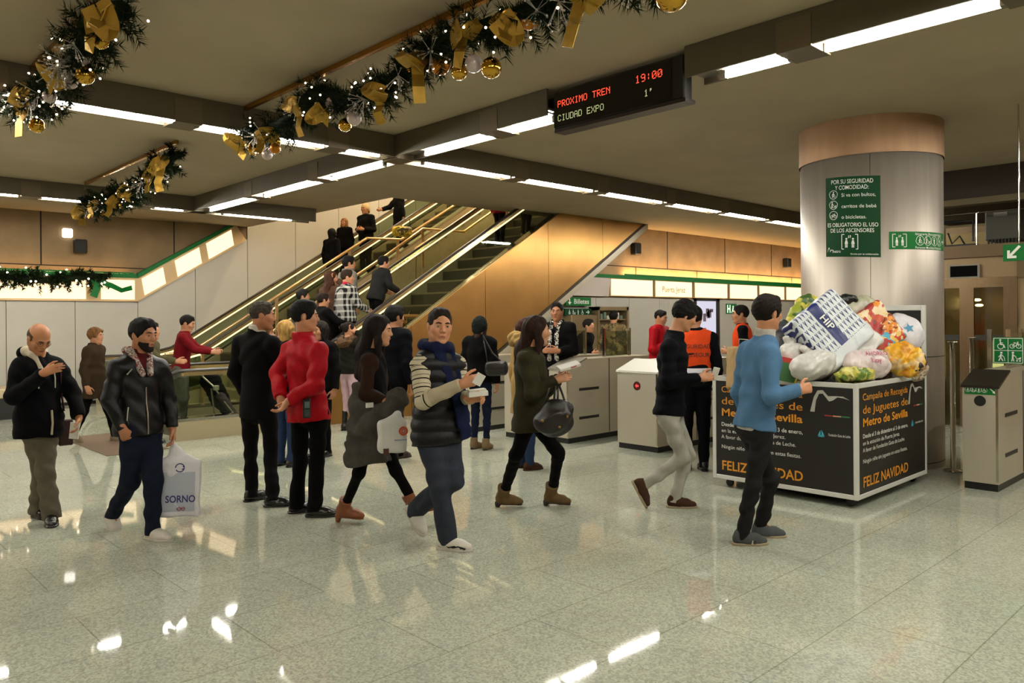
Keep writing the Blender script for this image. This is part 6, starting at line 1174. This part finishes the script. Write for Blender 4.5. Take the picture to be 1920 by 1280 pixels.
hb = draped('handbag', 'black shoulder bag of the woman in the knitted hat', 'handbag', [Box(w_(931, 692, 9.5), V3(.14, .06, .08), RF, .04, .05), Box(w_(931, 686, 9.46), V3(.125, .05, .055), RF, .03, .04)], BAGL, .009, .008, 30, 6); MB().tube([-RT0*.11+UP0*.06, -RT0*.13+UP0*.22, -RT0*.17+UP0*.42+FW*.12, -RT0*.05+UP0*.2, RT0*.08+UP0*.07], .01, 6).build('strap', BAGL, hb)
o = simple('person with curly brown hair in a cream hooded coat behind the olive coat', 984, 8.5, 25, 1.63, T(cloth('cream coat', '#9a7d4d', .9), hem=.28, flare=.03, b=.03, col=(.06, .1)), Bt(cloth('blue jeans', '#26344f', .85)), dict(mat=cloth('brown suede shoe', '#3f2a1f', .9)), dict(style='bob', col='#3a1f14', v=.022), seed=117)
o['child']('hood', [Cone(o['J']['nk']-o['fw']*.09+o['lf']*.09*math.sin(a)+o['up']*(.03+.03*math.cos(a)), o['J']['nk']-o['fw']*.09+o['lf']*.09*math.sin(a+.6)+o['up']*(.03+.03*math.cos(a+.6)), .07, .07, .03) for a in (-1.5, -.9, -.3, .3, .9)], cloth('cream coat', '#9a7d4d', .9), disp=folds(8, .01, 50), dispamp=.01)
o = simple('tall man in a black coat with black and white scarf beyond the barriers', 1046, 10.75, -118, 1.86, T(BLK2, b=.03, hem=.2, vneck=(.2, .06), col=(.06, .085)), Bt(BLK), None, dict(style='short', col='#0f0b09', v=.006), ('front', 'front'), hyaw=-104, seed=119, face=True, tone='#a06a4a')
tr = lambda z, x: trace(o, z, x, 1, .012)
for x in (-.05, .05): o['child']('scarf', [Cone(o['J']['nk']+o['lf']*x*1.2+o['up']*.03+o['fw']*.05, tr(.4, x), .03, .025, .02), Cone(tr(.4, x), tr(.08, x*1.1), .03, .035, .02, (o['fw'], .4))], patch('black white check', ['#c4beb2', '#121110', '#b5afa4', '#1a1918'], 26, 5, .9, .1), hh=.008)
simple('person in black bending by the ticket window', 1088, 13.4, -30, 1.62, T(BLK, b=.03), Bt(BLK), None, None, ('front', 'front'), seed=121, lean=.12)
simple('man in a camouflage jacket at the ticket window', 1150, 15.6, 70, 1.78, T(patch('camouflage cloth', ['#5c4c2c', '#3c3420', '#6e5a36', '#4a4028', '#7a6842'], 15, 4, .9, .1), b=.03), Bt(BLK), None, dict(style='short', col='#0d0a08', v=.016), ('front', 'front'), seed=123)
simple('man in a bright red jacket holding up a hand beyond the barriers', 1236, 12.6, -40, 1.76, T(RED, b=.03, hem=.08), Bt(BLK), None, dict(style='short', col='#15100d', v=.005), ('down', 'chest'), hyaw=-35, hp=12, seed=125, face=True)
HIV = cloth('orange safety cloth', '#d8481c', .7, .08); REFB = mat('reflective white band', '#d9d6dc', .3, spec=.8)
o = simple('guard in an orange safety vest and navy clothes seen from behind the walking boy', 1302, 8.35, 82, 1.76, [T(NAVY, b=.012, hem=.05), dict(mat=HIV, b=.022, hem=-.08, sl='none', name='safety_vest', n=(.004, 24), col=(.01, .075), bands=((-.06, .03, REFB, 'reflective_band'), (.07, .15, REFB, 'reflective_band')))], Bt(NAVY, b=.006), None, None, seed=127)
fn = lambda x, y, e: trace(o, y, -x, -1, .006)-o['org']
lettering([fit('SEGURIDAD', -.16, .36, .32, .062, .012, 0), fit('PROSEGUR', -.15, .27, .3, .062, .016, 0)], fn, mat('dark orange print', '#5b2412', .6), o['body'])
simple('guard in an orange safety vest facing left beyond the barriers', 1392, 10.85, 165, 1.8, [T(NAVY, b=.012, hem=.05), dict(mat=HIV, b=.022, hem=-.02, sl='none', name='safety_vest', n=(.004, 24), col=(.01, .075), bands=((.02, .08, REFB, 'reflective_band'),))], Bt(NAVY, b=.006), None, dict(style='short', col='#15100c', v=.01), ('front', 'front'), hyaw=172, seed=129, face=True)
# ---------------------------------------------------------------- people on the escalators
def plaid():
    m = cloth('black and white plaid', '#111111', .9, 0); nt, b = nodes_of(m); N = nt.nodes.new; L = nt.links.new; tc = N('ShaderNodeTexCoord'); s = N('ShaderNodeSeparateXYZ'); L(tc.outputs['Object'], s.inputs[0])
    def st(sock, k, th):
        a = N('ShaderNodeMath'); a.operation = 'MULTIPLY'; a.inputs[1].default_value = k; L(sock, a.inputs[0]); f = N('ShaderNodeMath'); f.operation = 'FRACT'; L(a.outputs[0], f.inputs[0]); g = N('ShaderNodeMath'); g.operation = 'GREATER_THAN'; g.inputs[1].default_value = th; L(f.outputs[0], g.inputs[0]); return g.outputs[0]
    ad = N('ShaderNodeMath'); ad.operation = 'ADD'; L(st(s.outputs['X'], 17, .5), ad.inputs[0]); L(st(s.outputs['Z'], 10, .7), ad.inputs[1]); dv = N('ShaderNodeMath'); dv.operation = 'MULTIPLY'; dv.inputs[1].default_value = .5; L(ad.outputs[0], dv.inputs[0])
    r = N('ShaderNodeMixRGB'); L(dv.outputs[0], r.inputs[0]); r.inputs[1].default_value = (.008, .008, .008, 1); r.inputs[2].default_value = (.42, .4, .36, 1); L(r.outputs[0], b.inputs['Base Color']); return m
def onesc(label, px, py, y, top, yaw=43, H=None, **k):
    p, H0 = ep(px, py, y); H = H or min(1.88, max(1.45, H0)); return simple(label, 0, 13.5, yaw, H, top, k.pop('bottom', Bt(BLK)), k.pop('shoes', None), k.pop('hair', None), pos=p, **k)
o = onesc('boy in a black and white plaid jacket riding up, hand on the rail', 649, 520, 11.42, T(plaid(), b=.028, hem=.05), hyaw=14, arms=('down', 'rail'), seed=131, hair=dict(style='short', col='#2a1a10', v=.012), face=True)
o['child']('collar', [Cone(o['J']['nk']+o['up']*.0, o['J']['nk']+o['up']*.07+o['fw']*.02, .085, .07, .02, cutb=1)], cloth('pink red collar', '#a01b34', .85))
onesc('man in a dark jacket bending over a folded pushchair on the escalator', 704, 492, 11.45, T(cloth('charcoal jacket', '#1d1c1b', .8), b=.03), hyaw=30, arms=('rail', 'rail'), seed=133, lean=.14, hair=dict(style='short', col='#0c0908', v=.02))
onesc('woman with brown hair touching her head on the escalator', 620, 522, 12.1, T(cloth('brown cardigan', '#4a3427', .9)), yaw=60, hyaw=10, arms=('down', 'head'), seed=135, hair=dict(style='long', col='#3b2114', len=.25), face=True)
onesc('person in a pale grey hooded top higher up the escalator', 652, 494, 12.1, T(cloth('pale grey hoodie', '#77726a', .9), col=(.07, .1)), hyaw=20, seed=137, hair=dict(style='short', col='#0e0b0a', v=.02))
onesc('man in a grey hooded top at the foot of the escalator', 566, 556, 12.0, T(cloth('mid grey hoodie', '#4c4c48', .9), col=(.06, .095)), hyaw=10, seed=139, hair=dict(style='short', col='#14100e', v=.018))
onesc('dark-haired rider stretching a hand to the near rail', 604, 563, 11.5, T(BLK2), hyaw=30, arms=('down', 'reach'), seed=141, hair=dict(style='short', col='#1c120c', v=.016))
onesc('dark-haired rider in a black jacket on the far escalator', 622, 438, 16.0, T(BLK, b=.03), yaw=60, seed=143, hair=dict(style='bob', col='#0e0b0a', v=.016))
onesc('woman with long fair hair in black coming down the far escalator', 646, 424, 16.4, T(BLK, b=.024), yaw=-110, hyaw=-110, seed=145, hair=dict(style='long', col='#7a5530', len=.12), face=True)
o = onesc('person in a pale cap and black coat holding a patterned bag on the far escalator', 686, 392, 15.9, T(BLK2, b=.024), yaw=-120, seed=147, hair=dict(style='beanie', mat=cloth('cream cap', '#b39a72', .9)), arms=('front', 'front'), face=True)
onesc('figure in a long black coat near the top of the far escalator', 748, 358, 15.9, T(BLK, b=.03, hem=.3, flare=.02), yaw=30, seed=149, arms=('back_out', 'down'))
onesc('rider in a red jacket near the top of the near escalator', 936, 392, 11.8, T(cloth('dark red jumper', '#6b0f16', .85), hem=.1), seed=151)
onesc('rider in black beside the red jacket at the top of the near escalator', 985, 372, 11.6, T(BLK), seed=153)
p, _ = ep(712, 545, 11.7); t = thing('pushchair', 'folded dark pushchair with tan panel carried up the escalator', 'pushchair', p+V3(.3, 0, .0)); MB().box((.1, -.2, .35), (.5, .2, .55), 0, .04).build('seat', mat('tan panel', '#a3682c', .6), t)
for a, b in (((-.1, -.18, .7), (.5, -.18, .05)), ((.5, -.18, .6), (.0, -.18, .05)), ((-.1, .18, .7), (.5, .18, .05)), ((.5, .18, .6), (.0, .18, .05))): MB().tube([a, b], .014, 8).build('frame_tube', CHROME, t)
for x in (.0, .5):
    for y in (-.2, .2): MB().tube([(x, y-.015, .06), (x, y+.015, .06)], .06, 12).build('wheel', RUBBER, t)
p = ony(754, 433, 14.2); t = thing('yellow_bag', 'yellow and black checked shopping bag on the stairs', 'bag', p); MB().box((-.2, -.15, -.12), (.2, .15, .1), 0, .05).build('bag_body', patch('yellow black print', ['#b59a1c', '#3a3a18', '#cbb038', '#8a7a20'], 14, 6, .6, .1), t); MB().tube([(-.12, -.15, .08), (-.1, -.15, .25), (.1, -.15, .25), (.12, -.15, .08)], .012, 6).build('handle', BLACK, t)
# stroller behind the glass
D_ = 11.75; o0 = gp(424, D_); Q_ = lambda x, y, d=0.: W(x, y, D_+d)-o0; SB = cloth('stroller black', '#0d0c0e', .8); SA = mat('stroller alloy', '#9a948a', .3, .9)
t = thing('stroller', 'black folded-back stroller with purple seat behind the escalator glass', 'stroller', o0)
def sol(nm, prims, m, **k):
    V, Q = snets(prims, .011, disp=folds(4, .009, 34), dispamp=.009, **k); me = bpy.data.meshes.new(nm); setmesh(me, V, Q); me.materials.append(m); return link(nm, me, t)
sol('canopy', [Cone(Q_(394, 712), Q_(412, 748), .15, .13, .05), Cone(Q_(412, 748), Q_(432, 778), .12, .07, .05)], SB)
sol('seat', [Cone(Q_(414, 742, -.16), Q_(440, 776, -.14), .06, .045, .03)], cloth('purple grey cloth', '#4a3f4a', .8))
for d in (-.2, .2):
    MB().tube([Q_(380, 706, d), Q_(398, 722, d), Q_(444, 784, d)], .014, 8).build('frame_tube', SA, t); MB().tube([Q_(396, 728, d), Q_(404, 789, d)], .013, 8).build('frame_tube', SA, t)
    for x in (404, 447): c_ = Q_(x, 786, d); c_[2] = .075; f_ = nrm(np.cross(UP0, idir(8))); MB().tube([c_-f_*.018, c_+f_*.018], .075, 16).build('wheel', RUBBER, t)
MB().tube([Q_(380, 706, -.2), Q_(379, 703), Q_(380, 706, .2)], .018, 8).build('handle', BLACK, t)
a_ = Q_(405, 727, -.19); MB().box(a_-.035, a_+.035, 0, .005).build('white_tag', WSHIRT, t)
